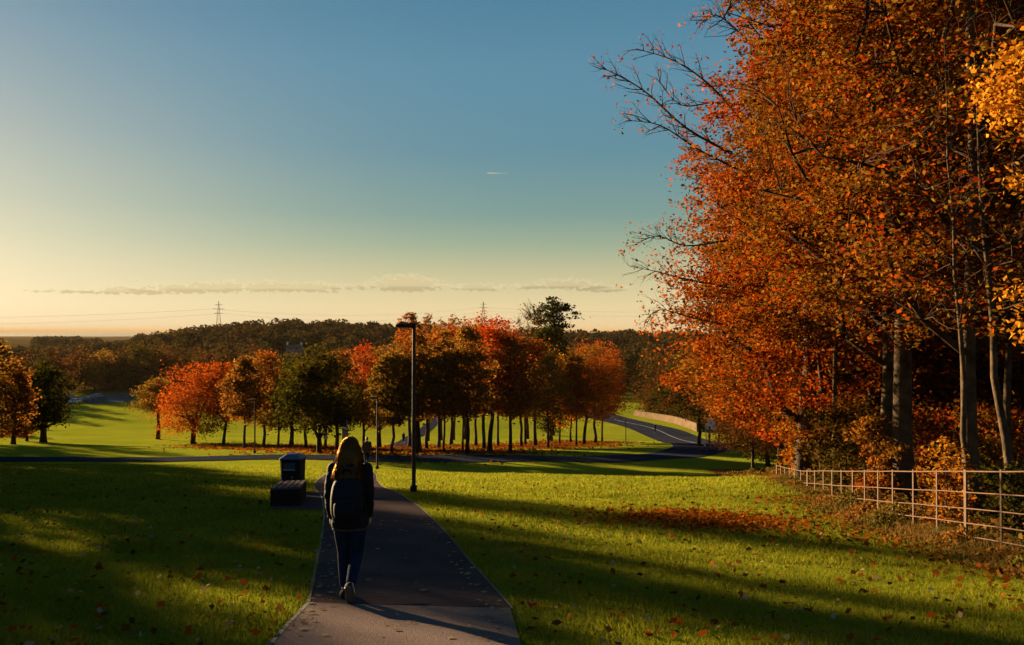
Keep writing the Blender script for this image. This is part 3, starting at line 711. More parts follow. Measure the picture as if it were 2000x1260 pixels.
# ------------------------------------------------------------------ the beech wood on the right
def beech(label, x, y, H, R, cb, tr, n, seed, ls=.125, ncl=420, group='beech trees of the wood behind the fence', mat=None, lean=0, shape='beech', bark=None, **kw):
    return tree_obj('beech_tree', seed, (x, y, gz(x, y)), H, R, cb, tr, ncl, n, ls, mat or M_BEECH, bark or (M_BARK if seed == 501 else M_BARKP), label, 'tree', group, shape=shape, flat=.5, aspect=.6, nl=20, csz=.125, squash=.2, ksub=1, surf=.4, lobes=.34, lean=lean, holes=.16, **kw)
def XY(px, Y): return (px-1000)/F*Y
def skirt(P):
    Y = P[:, 1]; k_ = 25.5/(25.5+np.minimum(Y, 0)); X = (P[:, 0]+XY(1572, 25.5))*k_; Z = (P[:, 2]+gz(XY(1572, 25.5), 25.5))*k_
    nz_ = .35*np.sin(Z*1.9+Y*.8)+.25*np.sin(Z*4.3-Y*1.7+1)+.2*np.sin(Y*3+Z)
    zm = np.interp(X, [3.6, 4.3, 5.2, 6.2, 7.2, 8.2, 9.3], [-.1, -.9, -2.0, -2.6, -2.9, -3.5, -4.9])+.35*nz_
    xm = np.interp(Z, [-6, -1, 0, 2.4, 5.6, 8, 10.5, 14], [3.7, 3.9, 4.6, 5.0, 5.7, 6.6, 7.9, 9.2])+nz_
    return (Z > zm) & (X > xm)
beech('outermost beech of the wood, orange skirt reaching down to the fence end', XY(1572, 25.5), 25.5, 21.5, 5.4, .07, .30, 250000, 501, ls=.115, ncl=620, keep=skirt)
beech('twin-trunked beech with sunlit left bark, left stem of the pair', XY(1732, 20.5), 20.5, 20, 5.0, .20, .18, 140000, 502, ls=.105, ncl=380, mat=M_BEECH2, keep=lambda P: (P[:, 1] > -4.2) & (P[:, 0] > -3.3+.5*np.sin(P[:, 2]*1.6)+.3*np.sin(P[:, 1]*3)) & (P[:, 2] > 4.4+.6*np.sin(P[:, 0]*2)))
beech('stoutest beech trunk of the wood, bright bark strip on its left side', XY(1769, 19.5), 19.5, 22, 5.0, .20, .25, 140000, 503, ls=.105, ncl=380, mat=M_BEECH2, lean=-.01, keep=lambda P: (P[:, 1] > -4.5) & (P[:, 0] > -3.6+.5*np.sin(P[:, 2]*1.8)) & (P[:, 2] > 4.4+.5*np.sin(P[:, 0]*1.7+1)))
beech('stout beech with wavy sunlit bark, right of the stoutest trunk', XY(1908, 16.5), 16.5, 20, 5.2, .2, .175, 140000, 504, ls=.10, ncl=380, mat=M_BEECH2, keep=lambda P: (P[:, 1] > -3.6+.5*np.sin(P[:, 0]*2)) & (P[:, 2] > 4.3+.5*np.sin(P[:, 0]*2.2)))
beech('thin beech behind the fence between outermost and stoutest trunks', XY(1612, 24.0), 24.0, 15, 2.6, .3, .09, 16000, 505, ls=.1, ncl=120)
beech('thin pale beech stem just right of another thin one', XY(1634, 22.5), 22.5, 14, 2.4, .32, .08, 14000, 506, ls=.1, ncl=110)
beech('slim leaning beech just left of the stout wavy trunk', XY(1886, 15.2), 15.2, 11, 1.8, .45, .065, 5000, 507, ls=.08, ncl=90, lean=-.04, keep=lambda P: P[:, 1] > .2)
beech('slim leaning beech at the right frame edge', XY(1990, 15.0), 15.0, 11, 2.0, .42, .09, 6000, 508, ls=.08, ncl=90, lean=-.05, keep=lambda P: P[:, 1] > .2)
beech('slender beech standing back left of the right frame edge', XY(1966, 19), 19, 15, 2.4, .35, .10, 14000, 509, ls=.09, ncl=90, lean=-.02)
# deeper trees of the wood, sharing meshes
deep = None; rd = random.Random(11)
DP = [(1660, 30), (1700, 27), (1745, 34), (1800, 29), (1840, 28), (1870, 33), (1935, 27), (1990, 28), (2030, 30), (1560, 36), (1610, 42), (1520, 44), (1690, 46), (1780, 44), (1880, 48), (1980, 42), (2090, 38), (1470, 54), (1560, 60), (1650, 64), (1760, 66), (1880, 66), (2000, 62), (2150, 26), (2180, 44), (2260, 34), (1500, 66), (1490, 82), (1570, 84), (1680, 88), (1800, 90)]
for i, (px, Y) in enumerate(DP):
    x = XY(px, Y); z = gz(x, Y); lab = 'shaded tree deep in the wood behind the fence, %s of those trunks from the left' % ORD[sorted(DP).index((px, Y))]
    if i in (0, 1):
        e = tree_obj('beech_tree', 520+i, (x, Y, z), 18, 5.2, .22 if i else .16, .19, 420, 70000, .15, M_BEECH2 if i else M_WB, M_BARKP, lab, 'tree', 'shaded trees deep in the wood', shape='beech', nl=14, csz=.12, ksub=3, flat=.4)
        if i: deep2 = e
        else: deep = e
    else:
        e = copy_tree(deep if Y > 40 or rd.random() < .3 else deep2); e.location = (x, Y, z); e['label'] = lab; s = rd.uniform(.85, 1.15)
        if 1390 <= px <= 1490: s *= .55
        e.scale = (s, s, s); e.rotation_euler = (0, 0, rd.uniform(0, 6.28))
# shrubs and undergrowth beyond the fence
M_GOLDD = leafmat('copper_gold_leaf', [(.20, .07, .005), (.26, .10, .008), (.15, .045, .004), (.32, .15, .012)], OR, .8, .45, .5)
def shrub(name, label, px, Y, H, R, n, ls, mat, seed, group='shrubs along the wood edge', cb=.05):
    x = XY(px, Y); return tree_obj(name, seed, (x, Y, gz(x, Y)), H, R, cb, .03, 60, n, ls, mat, M_BARK, label, 'shrub', group, shape='round', nl=8, csz=.16, ksub=1, flat=.3)
shrub('beech_shrub', 'golden-leaved young beech bush behind the fence right of the stoutest trunk', 1848, 14.4, 1.75, .5, 1500, .075, M_GOLDD, 601)
shrub('beech_shrub', 'small copper bush behind the fence between thin trunks and stoutest trunk', 1700, 19.5, 2.3, .75, 2200, .09, M_RUST, 602)
shrub('green_shrub', 'olive-green bush behind the fence below the thin pale stems', 1650, 21, 2.6, 1.2, 4500, .09, M_OLIVE, 603)
shrub('green_shrub', 'dark green bush low behind the fence at the right edge', 1975, 14.0, 1.3, .8, 2000, .08, M_GREEN, 604)
shrub('beech_shrub', 'bright orange bush at the foot of the outermost beech', 1552, 26, 2.9, .7, 2200, .10, M_GOLDD, 605)
shrub('green_shrub', 'olive bush right of the thin pale stems', 1608, 26, 2.6, 1.1, 3500, .10, M_OLIVE, 606)
shrub('green_shrub', 'dark bush in shade between the two stout trunks', 1815, 22, 2.4, 1.6, 5000, .10, M_BEECH2, 607)
shrub('green_shrub', 'dark bush in shade right of the stout wavy trunk', 1940, 20, 2.6, 1.7, 5000, .10, M_BEECH2, 608)
shrub('green_shrub', 'dark hedge bush far under the outermost beech', 1490, 74, 4.5, 2.6, 4000, .25, M_GREEN, 609)
# overhanging yellow branch at the right edge of the frame
e = empty('maple_tree', (XY(2130, 11.5), 11.5, gz(XY(2130, 11.5), 11.5))); tag(e, 'near tree at the right edge showing bright yellow-orange leaf sprays', 'tree')
mb, P, rg = gen_tree(640, 9.5, 1.4, .5, .13, 60, 60, .1, 'beech', nl=8, ksub=2, csz=.12, squash=.5)
lp = []; rgg = np.random.default_rng(3)
for (px, py, Y, s, n) in [(1975, 165, 11.2, .28, 420), (1950, 200, 11.2, .20, 260), (1990, 120, 11.2, .22, 280), (2000, 210, 11.4, .25, 300), (1985, 360, 11.3, .13, 90), (1990, 570, 11.3, .14, 90), (2010, 640, 11.4, .2, 160)]:
    c = np.array(at(px, py, Y)-Vector(e.location)); q = rgg.normal(size=(n, 3))*s; q[:, 2] *= .8; lp.append(c+q)
for tgt in ((1965, 170), (1985, 200), (1990, 360), (1992, 590)):
    ep = at(tgt[0], tgt[1], 11.3)-Vector(e.location); mb.tube(curve_pts((0, 0, max(1.5, ep.z-1.2)), ep, (0, 0, .06), rgg, 5), [.05, .035, .025, .018, .012, .006], 5)
mb.build('trunk', M_BARKD, e, smooth=True)
P = np.concatenate(lp)
o = bpy.data.objects.new('crown', np_mesh('crown', leaf_quads(P, .075, rg, .3, .75), 4, M_GOLD)); link(o, e)

# long bare branches reaching out of the outermost beech
root = [o for o in bpy.data.objects if o.get('label', '').startswith('outermost beech')][0]
mb = MB(); rb = np.random.default_rng(9); lv = []
def px3(px, py, Y): return np.array(at(px, py, Y)-Vector(root.location))
def branch(pts, r0, depth=0):
    P = [Vector(p) for p in pts]; sm = smooth_line(P, 4); n = len(sm)
    mb.tube(sm, list(np.linspace(r0, r0*.18, n)), 5, False)
    if depth < 2:
        for i in range(2, n-1, 1 if depth == 0 else 2):
            for _ in range(2 if depth == 0 else 1):
                d = (sm[min(i+1, n-1)]-sm[i-1]).normalized(); rv = Vector(rb.normal(size=3)); side = (d.cross(rv)).normalized()
                ln = (1.3 if depth == 0 else .55)*rb.uniform(.4, 1)*(1-.5*i/n)
                dr = (d*rb.uniform(.6, 1.1)+side*rb.uniform(.4, .9)+Vector((0, 0, .15))).normalized()
                e1 = sm[i]+dr*ln*.5+Vector(rb.normal(size=3))*.04; e2 = sm[i]+dr*ln+Vector(rb.normal(size=3))*.08
                branch([sm[i], e1, e2], r0*.4, depth+1)
                if rb.uniform() < .5: lv.append(np.array(e2)+rb.normal(size=(3, 3))*.10)
for pts, r in [(((1430, 300, 25.5), (1340, 250, 25), (1255, 175, 24.6), (1168, 128, 24.2)), .05), (((1460, 250, 26), (1390, 170, 25.6), (1320, 120, 25.3), (1242, 95, 25)), .045),
               (((1500, 120, 26), (1440, 60, 25.6), (1400, 30, 25.3), (1375, 45, 25)), .04), (((1440, 330, 25), (1360, 290, 24.6), (1290, 245, 24.3), (1222, 235, 24)), .04),
               (((1420, 470, 25.5), (1340, 480, 25), (1290, 462, 24.6), (1252, 470, 24.3)), .035), (((1420, 560, 25), (1340, 545, 25), (1280, 530, 24.6), (1240, 522, 24.3)), .03),
               (((1440, 640, 25), (1350, 620, 24.8), (1290, 605, 24.5), (1258, 628, 24.3)), .03), (((1480, 210, 26.5), (1400, 200, 26), (1330, 205, 25.5), (1280, 150, 25)), .04)]:
    branch([px3(*p) for p in pts], r)
mb.build('bare_branch', M_BARK, root, smooth=True)
V = leaf_quads(np.concatenate(lv), .10, rb, .2, .6); o = bpy.data.objects.new('outer_leaves', np_mesh('outer_leaves', V, 4, M_BEECH)); link(o, root)

# trees left of the picture, between the lawn and the sun
SQ = [(-9, 28, 10, 4.5), (-4, 30, 11, 4.2), (0, 33, 12.5, 3.4), (1.3, 40, 14, 3.1), (-6, 45, 13, 4), (-12, 40, 13, 5), (-2, 56, 15, 3.6), (-15, 28, 11, 5), (7.7, 41, 13, 2.1), (5.7, 31, 7.8, 2.1), (5.1, 29, 7.0, 1.5), (2.4, 27, 6.0, 1.7), (7.8, 39, 8.6, 1.9), (7.2, 53, 16, 1.7), (8.2, 46, 9.5, 3.2), (11.2, 61, 12.5, 3.3), (14.4, 77, 13.5, 3.8), (12.6, 70, 20, 2.6), (9.2, 62, 17, 1.8),
      (-9, 60, 16, 4), (-4, 75, 18, 4), (17, 89, 14, 4.2), (3.0, 50, 15, 1.2), (19.5, 101, 15, 4.2), (14, 80, 15, 4)]
SH = [(.682*q-.731*s_, .731*q+.682*s_, H, R_) for q, s_, H, R_ in SQ]
sp0 = None
for i, (x, y, H, R) in enumerate(SH):
    loc = (x, y, gz(x, y)); lab = 'half-bare tree on the lawn left of the picture, %s counting away from the path' % ORD[i]
    if sp0 is None:
        sp0 = tree_obj('lawn_tree', 700, loc, 10, 3.5, .2, .2, 150, 6500, .25, M_BROWN, M_BARK, lab, 'tree', 'half-bare trees left of the picture', shape='dome', nl=12, ksub=2, csz=.12); e = sp0
    else:
        e = copy_tree(sp0); e.location = loc; e['label'] = lab
    e.scale = (R/3.5, R/3.5, H/10); e.rotation_euler = (0, 0, i*1.3)

# ------------------------------------------------------------------ street furniture
M_METAL = pmat('lamp_metal', (.022, .013, .014), .6, spec=.15, var=.1)
M_METALD = pmat('lantern_housing', (.012, .009, .013), .55, spec=.15, var=.1)
M_GLASS = pmat('lamp_lens', (.35, .33, .30), .25, spec=.6, var=.05)
def street_lamp(label, px, pb, Y, pt, lw=.53, ph=0):
    x = XY(px, Y); z = gz(x, Y); H = (648-pt)/F*Y-z
    e = empty('street_lamp', (x, Y, z), ph); tag(e, label, 'street lamp', 'street lamps along the paths')
    w = .105 if Y < 30 else .115
    mb = MB().tube([(0, 0, -.3), (0, 0, H*.33), (0, 0, H-.05)], [w/2, w/2, w*.42], 12); mb.build('pole', M_METAL, e, smooth=False, bevel=.01)
    MB().box((0, 0, .09), (w*1.6, w*1.6, .18)).build('base_collar', M_METALD, e, bevel=.012)
    MB().box((w*.47, 0, .7), (.016, .06, .38)).build('access_door', M_METALD, e, bevel=.004)
    h = MB(); M = Matrix.Translation((-lw/2+w*.5, 0, H)) @ Matrix.Rotation(math.radians(-1.5), 4, 'Y')
    rings = []
    for (xx, ww, t0, t1) in ((-lw/2, .07, -.025, .03), (-lw/2+.05, .10, -.045, .05), (lw*.1, .13, -.055, .065), (lw/2-.02, .11, -.06, .07), (lw/2, .08, -.055, .06)):
        rings.append([M @ Vector((xx, yy, zz)) for yy, zz in ((-ww, t0), (-ww*1.05, (t0+t1)/2), (-ww*.7, t1), (ww*.7, t1), (ww*1.05, (t0+t1)/2), (ww, t0))])
    h.loft(rings); hd = h.build('lantern', M_METALD, e)
    MB().box((-lw*.15, 0, -.052), (lw*.5, .15, .03), M=M).build('lens', M_GLASS, hd, bevel=.008)
    return e
street_lamp('tall street lamp beside the footpath, nearest and largest', 808.5, 962, 21.0, 636)
street_lamp('middle-sized street lamp just right of the woman and the far walker', 737.5, 921, 46, 777)
street_lamp('small distant street lamp between the grove trunks beyond the road', 498.5, 892, 61, 781, .6)
street_lamp('tiny street lamp on the grass inside the road bend', 1222, 850, 112, 822, .4)
# totem sign
e = empty('totem_sign', (XY(674.5, 70), 70, gz(XY(674.5, 70), 70)), .1); tag(e, 'narrow upright white and blue totem sign behind the woman\'s head', 'sign')
ht = (648-815)/F*70-gz(XY(674.5, 70), 70)
MB().box((0, 0, ht/2), (.52, .14, ht)).build('panel', pmat('sign_violet', (.16, .12, .17), .6), e, bevel=.01)
MB().box((0, -.085, ht*.80), (.44, .03, ht*.26)).build('pale_plate', pmat('sign_white', (.42, .44, .55), .5), e)
MB().box((.09, -.105, ht*.84), (.07, .014, ht*.13)).box((-.02, -.105, ht*.845+ht*.06), (.20, .014, .07)).box((-.10, -.105, ht*.80), (.06, .014, ht*.10)).build('symbol', pmat('sign_blue', (.06, .08, .20), .5), e)
MB().box((0, -.085, ht*.60), (.44, .03, ht*.10)).build('lower_plate', pmat('sign_blue_plate', (.10, .12, .30), .5), e)
MB().box((0, 0, .06), (.7, .3, .16)).build('plinth', M_KERB, e)
b = hit(636, 876, 60, 140)
e = empty('round_sign', b); tag(e, 'small round pale sign on a thin post under the forked green tree', 'sign')
hh = (648-849)/F*b.y-b.z
MB().tube([(0, 0, -.2), (0, 0, hh)], .035, 8).build('post', M_METAL, e)
MB().tube([(0, -.05, hh-.28), (0, -.02, hh-.28)], .26, 20).build('disc', pmat('sign_disc', (.40, .36, .40), .5), e)

# litter bin
bx, by = XY(573, 20.9), 20.9; bz = gz(bx, by)
e = empty('litter_bin', (bx, by, bz), math.radians(-4)); tag(e, 'dark litter bin with chamfered lid behind the slatted bench', 'bin')
M_BIN = pmat('bin_plastic', (.010, .006, .009), .7, spec=.12, var=.15); M_BINT = pmat('bin_lid_plastic', (.030, .034, .085), .5, spec=.3, var=.1)
W_, D_, HB = .56, .54, 1.02
mb = MB(); rings = []
for z, k in ((0, .90), (.05, .93), (.06, .90), (HB*.5, .93), (HB*.84, .97), (HB*.885, 1.0)):
    w, d, c = W_/2*k, D_/2*k, .055
    rings.append([Vector(p+(z,)) for p in ((-w+c, -d), (w-c, -d), (w, -d+c), (w, d-c), (w-c, d), (-w+c, d), (-w, d-c), (-w, -d+c))])
mb.loft(rings); bb = mb.build('bin_body', M_BIN, e, bevel=.006)
mb = MB(); rings = []
for z, k, kd in ((HB*.885+.003, 1.06, 1.06), (HB*.905, 1.06, 1.06), (HB*1.0, .60, .58), (HB*1.012, .54, .52)):
    w, d, c = W_/2*k, D_/2*kd, .05
    rings.append([Vector(p+(z,)) for p in ((-w+c, -d), (w-c, -d), (w, -d+c), (w, d-c), (w-c, d), (-w+c, d), (-w, d-c), (-w, -d+c))])
mb.loft(rings); mb.build('lid', M_BINT, e, bevel=.006)
fy = -D_/2*.97-.004
MB().box((0, fy-.004, HB*.72), (.30, .02, .165)).build('opening_recess', pmat('bin_opening', (.035, .038, .052), .5, spec=.2), e, bevel=.004)
MB().box((0, fy-.022, HB*.63), (.31, .05, .022)).build('opening_sill', pmat('bin_sill', (.22, .23, .26), .35, spec=.5), e, bevel=.004)
MB().tube([(.075, fy+.02, HB*.44), (.075, fy-.012, HB*.44)], .022, 12).build('lock', pmat('bin_lock', (.16, .16, .14), .35, metal=.6), e)
MB().box((0, fy+.012, HB*.32), (.42, .012, HB*.42)).build('door_panel', M_BIN, e, bevel=.004)

# slatted bench
p0 = Vector((XY(558, 17.0), 17.0, 0)); p0.z = gz(p0.x, p0.y); p1 = Vector((XY(573.5, 19.3), 19.3, 0)); p1.z = gz(p1.x, p1.y)
e = empty('park_bench', p0); tag(e, 'low box bench of dark timber slats on the grass beside the path', 'bench')
ax = (p1-p0).normalized(); side = ax.cross(Vector((0, 0, 1))).normalized(); up = side.cross(ax).normalized(); Lb = (p1-p0).length; Wb = .625; Hb = .40
MBn = Matrix(((side.x, ax.x, up.x, 0), (side.y, ax.y, up.y, 0), (side.z, ax.z, up.z, 0), (0, 0, 0, 1)))
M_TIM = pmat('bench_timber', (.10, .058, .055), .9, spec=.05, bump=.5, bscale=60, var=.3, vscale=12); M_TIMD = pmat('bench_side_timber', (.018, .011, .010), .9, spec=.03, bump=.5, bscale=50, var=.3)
for k in range(5):
    MB().box((-Wb/2+.0575+k*.1275, Lb/2, Hb-.0225), (.098, Lb, .045), M=MBn).build('slat', M_TIM, e, bevel=.006)
for k in range(3): MB().box((-.0, .0225, .065+k*.118), (Wb-.006, .04, .110), M=MBn).build('end_board', M_TIMD, e, bevel=.005)
for k in range(3): MB().box((0, Lb-.0225, .065+k*.118), (Wb-.006, .04, .110), M=MBn).build('end_board', M_TIMD, e, bevel=.005)
for sgn in (-1, 1):
    for k in range(3): MB().box((sgn*(Wb/2-.022), Lb/2, .065+k*.118), (.04, Lb-.1, .110), M=MBn).build('side_board', M_TIMD, e, bevel=.005)
MB().box((0, Lb/2, .16), (Wb-.1, Lb-.12, .36), M=MBn).build('inner_frame', M_METALD, e)

# estate fence
FP = [(11.0, 975), (11.8, 1953), (12.9, 1884), (13.85, 1828), (14.7, 1782), (15.5, 1742), (16.25, 1713.5), (17.0, 1687.6), (17.7, 1664), (18.5, 1642), (19.4, 1624), (20.3, 1607), (21.2, 1590.5), (22.1, 1576), (23.0, 1563), (24.0, 1551), (25.0, 1541), (26.0, 1532), (27.0, 1524), (27.9, 1516)]
FP[0] = (10.7, 2035)
FP = [(9.7, 2140), (8.8, 2280)][::-1]+FP if False else [(8.9, 2300), (9.8, 2150)]+FP
e = empty('estate_fence', (XY(1884, 12.9), 12.9, gz(XY(1884, 12.9), 12.9))); tag(e, 'rusty estate railing of thin posts and five rails along the wood edge', 'fence'); eo = Vector(e.location)
M_IRON = pmat('fence_iron', (.068, .034, .017), .7, metal=0, spec=.15, bump=.3, var=.35, vscale=20)
posts = []
for Y, px in FP:
    x = XY(px, Y); top = at(px, 919 if px > 1560 else 919-(1560-px)*.24, Y).z; g = gz(x, Y); posts.append((x, Y, top, g))
for i, (x, Y, top, g) in enumerate(posts):
    big = abs(Y-12.9) < .01 or i == len(posts)-1 or i == len(posts)-7
    w = .028 if big else .017; x, y, tz = x-eo.x, Y-eo.y, top-eo.z
    mb = MB().box((x, y, (tz+.015+g-eo.z-.5)/2), (w*1.25, w*1.9, tz+.015-(g-eo.z)+.5), rz=.12)
    mb.build('post', M_IRON, e)
RH = [0, .335, .60, .83, 1.045]
for k, h in enumerate(RH):
    pts = []
    for i, (x, Y, top, g) in enumerate(posts):
        pts.append(Vector((x-eo.x-.012, Y-eo.y, top-h-eo.z-.015+random.uniform(-.006, .006))))
    sm = smooth_line(pts, 3); MB().tube(sm, .0125 if k == 0 else .0105, 6).build('rail', M_IRON, e, smooth=True)

# retaining wall on the outside of the road bend
wl = [(1239, 803, 196), (1262, 806.5, 190), (1290, 811.5, 182), (1315, 818, 174), (1340, 826, 164), (1362, 834, 154)]
wp = [Vector((XY(a, Y), Y, gz(XY(a, Y), Y))) for a, b_, Y in wl]; wp = smooth_line(wp, 5)
e = empty('retaining_wall', wp[0]); tag(e, 'low pale curved stone wall on the outer side of the road bend', 'wall'); o0 = wp[0]
mb = MB(); mc = MB()
def wall_strip(mb, t, z0, z1, ht0, ht1):
    n0 = len(mb.v)
    for i, p in enumerate(wp):
        q = (wp[min(i+1, len(wp)-1)]-wp[max(i-1, 0)]); q.z = 0; q.normalize(); nrm = Vector((q.y, -q.x, 0))
        h = ht0+(ht1-ht0)*i/(len(wp)-1); a = p-nrm*t-o0; b = p+nrm*t-o0
        lo_ = (-.3 if z0 == 0 else h); hi_ = (h if z0 == 0 else h+.14)
        mb.v += [(a.x, a.y, a.z+lo_), (a.x, a.y, a.z+hi_), (b.x, b.y, b.z+hi_), (b.x, b.y, b.z+lo_)]
    for i in range(len(wp)-1):
        for j in range(4): mb.f.append((n0+i*4+j, n0+i*4+(j+1) % 4, n0+i*4+4+(j+1) % 4, n0+i*4+4+j))
    mb.f.append((n0, n0+3, n0+2, n0+1)); m = n0+4*(len(wp)-1); mb.f.append((m, m+1, m+2, m+3))
wall_strip(mb, .2, 0, 1, 1.15, 1.5); wall_strip(mc, .26, 1, 2, 1.15, 1.5)
M_STONE = pmat('wall_stone', (.080, .052, .030), .9, spec=.03, bump=.6, bscale=3, var=.3, vscale=1.2)
mb.build('wall_face', M_STONE, e); mc.build('coping', M_STONE, e)

for k, i in enumerate(range(2, len(wp)-1, 4)):
    p = wp[i]; q = (wp[i+1]-wp[i-1]); q.z = 0; q.normalize(); c = p+Vector((-q.y, q.x, 0))*4.2
    if c.x < p.x: c = p-Vector((-q.y, q.x, 0))*4.2
    c.z = gz(c.x, c.y)
    tree_obj('dark_shrub', 670+k, c, 6.5+.8*math.sin(k*2), 4.4, .0, .15, 70, 3200, .42, M_GREEN if k % 2 else M_WB, M_BARKD, 'dark shrub growing close behind the pale road wall, %s from its left end' % ORD[k], 'shrub', 'dark shrubs behind the road wall', shape='round', nl=6, ksub=4)
# pylons and wires
M_STEEL = pmat('pylon_steel', (.12, .10, .09), .6, metal=.3)
def pylon(label, px, Y, pt, H):
    x = XY(px, Y); zt = (648-pt)/F*Y; z = zt-H
    e = empty('pylon', (x, Y, z), .3); tag(e, label, 'pylon', 'electricity pylons on the skyline')
    mb = MB(); r = .16; w0, w1 = 3.6, .8
    def wd(h): return w0+(w1-w0)*min(1, h/(H*.8)) if h < H*.8 else w1*(1-(h/H-.8)/.2*.8)
    hs = [0, .12, .24, .36, .46, .56, .65, .73, .8, .87, .94, 1]
    for i in range(len(hs)-1):
        a, b = hs[i]*H, hs[i+1]*H; wa, wb = wd(a), wd(b)
        for sx, sy in ((-1, -1), (1, -1), (1, 1), (-1, 1)):
            mb.tube([(sx*wa, sy*wa, a), (sx*wb, sy*wb, b)], r, 4)
            nx, ny = (-sy, sx)
            mb.tube([(sx*wa, sy*wa, a), (nx*wb, ny*wb, b)], r*.55, 4)
    mb.build('lattice_tower', M_STEEL, e)
    for k, (f, l) in enumerate(((.68, 5.0), (.80, 6.2), (.91, 4.2))):
        m2 = MB().tube([(-l, 0, f*H), (0, 0, f*H+.7), (l, 0, f*H)], r*.9, 4).tube([(-l, 0, f*H), (0, 0, f*H-.5), (l, 0, f*H)], r*.8, 4)
        m2.build('cross_arm', M_STEEL, e)
    return e, zt, x, H
p1_, z1, x1, H1 = pylon('larger electricity pylon on the skyline left of the middle', 427, 900, 589, 42)
p2_, z2, x2, H2 = pylon('fainter electricity pylon on the skyline above the deep red trees', 944, 1100, 589, 42)
for k, (f, sd) in enumerate(((.80, -6.2), (.68, 5))):
    mb = MB(); ends = [(-900, 760, z1-6+H1*(f-1)), (x1+sd, 900, z1+H1*(f-1)), (x2+sd, 1100, z2+H2*(f-1)), (560, 1350, z2+12+H2*(f-1))]
    for a, b in zip(ends[:-1], ends[1:]):
        a, b = Vector(a), Vector(b); pts = []
        for i in range(25):
            t = i/24; p = a.lerp(b, t); p.z -= 4*t*(1-t)*(11 if k else 9); pts.append(p)
        mb.tube(pts, .07, 4, False)
    tag(mb.build('power_line', M_STEEL), ['upper thin power line sagging between the pylons', 'lower thin power line sagging between the pylons'][k], 'power line', 'power lines')

# small pale house in the far trees
hx, hy = XY(575, 420), 420; hz = (648-684)/F*420
e = empty('house', (hx, hy, hz-6.2), .15); tag(e, 'small pale pinkish house among the distant trees', 'house')
M_HW = pmat('house_wall', (.30, .17, .15), .9); M_RF = pmat('house_roof', (.14, .05, .035), .8)
MB().box((0, 0, 3.6), (8.2, 6, 7.2)).build('wall', M_HW, e)
rf = MB(); rf.loft([[Vector((-4.6, -3.4, 7.2)), Vector((4.6, -3.4, 7.2)), Vector((4.6, 3.4, 7.2)), Vector((-4.6, 3.4, 7.2))], [Vector((-3.6, -.1, 9.2)), Vector((3.6, -.1, 9.2)), Vector((3.6, .1, 9.2)), Vector((-3.6, .1, 9.2))]]); ro = rf.build('roof', M_RF, e)
MB().box((-3.6, 0, 9.4), (.9, .7, 2)).build('chimney', pmat('chimney_white', (.75, .68, .6), .7), ro); MB().box((3.6, 0, 9.4), (.9, .7, 2)).build('chimney', pmat('chimney_cream', (.8, .7, .6), .7), ro)
for k in range(3): MB().box((-2.6+k*2.6, -3.03, 5), (1.1, .08, 1.3)).build('window', pmat('window_glass', (.03, .03, .05), .2, spec=.6), e)

# parked cars
def make_car(label, loc, rz, col, group='cars parked beyond the far lawn'):
    e = empty('parked_car', loc, rz); tag(e, label, 'car', group)
    m = pmat('car_paint', col, .3, spec=.6, var=.03); mg = pmat('car_glass', (.05, .06, .08), .08, spec=.8, var=.05); mt = pmat('car_tyre', (.015, .015, .016), .9)
    def sec(x, w, z0, z1): return [Vector((x, -w, z0)), Vector((x, w, z0)), Vector((x, w*1.0, z0+(z1-z0)*.6)), Vector((x, w*.9, z1)), Vector((x, -w*.9, z1)), Vector((x, -w, z0+(z1-z0)*.6))]
    MB().loft([sec(-2.1, .70, .42, .66), sec(-1.95, .84, .28, .82), sec(-1.1, .88, .24, .95), sec(.9, .88, .24, .96), sec(1.85, .85, .26, .92), sec(2.1, .76, .36, .78)]).build('body', m, e, bevel=.04)
    MB().loft([[Vector((-1.25, -.76, .94)), Vector((1.75, -.76, .93)), Vector((1.75, .76, .93)), Vector((-1.25, .76, .94))], [Vector((-.45, -.62, 1.40)), Vector((1.25, -.62, 1.40)), Vector((1.25, .62, 1.40)), Vector((-.45, .62, 1.40))]]).build('windows', mg, e, bevel=.03)
    MB().box((.4, 0, 1.425), (1.75, 1.26, .05)).build('roof', m, e, bevel=.02)
    for x in (-1.3, 1.3):
        for y in (-.8, .8):
            w = MB().tube([(x, y-.1, .31), (x, y+.1, .31)], .31, 16).build('wheel', mt, e)
            MB().tube([(x, y+(.102 if y > 0 else -.102), .31), (x, y+(.125 if y > 0 else -.125), .31)], .19, 12).build('rim', pmat('car_rim', (.4, .4, .42), .4, metal=.5), w)
    for y in (-.62, .62): MB().box((-2.03, y, .66), (.10, .3, .13)).build('headlight', pmat('headlight', (.7, .7, .7), .2), e, bevel=.02)
    return e
cars = [(146, 783, (.45, .48, .62), 'silver-blue parked car, nearest of the far car row'), (133, 770, (.30, .22, .42), 'violet-looking car half behind the dark tree'), (165, 776, (.05, .06, .09), 'dark car right of the silver-blue one'), (177, 773, (.05, .05, .06), 'black car in the middle of the far row'), (189, 770, (.10, .11, .14), 'grey car at the right end of the far row')]
CY = [228, 252, 240, 248, 256]
for (px, py, c, lab), Y in zip(cars, CY):
    x = XY(px, Y); make_car(lab, (x, Y, gz(x, Y)), random.uniform(-.5, .3)+1.2, c)
tag(strip('parking_area', [Vector((XY(130, 226), 226, 0)), Vector((XY(130, 245), 245, 0)), Vector((XY(130, 262), 262, 0))], [Vector((XY(255, 240), 240, 0)), Vector((XY(262, 252), 252, 0)), Vector((XY(262, 268), 268, 0))], asphalt('teal_asphalt', (.045, .060, .068), 4), .06, 12), kind='structure')
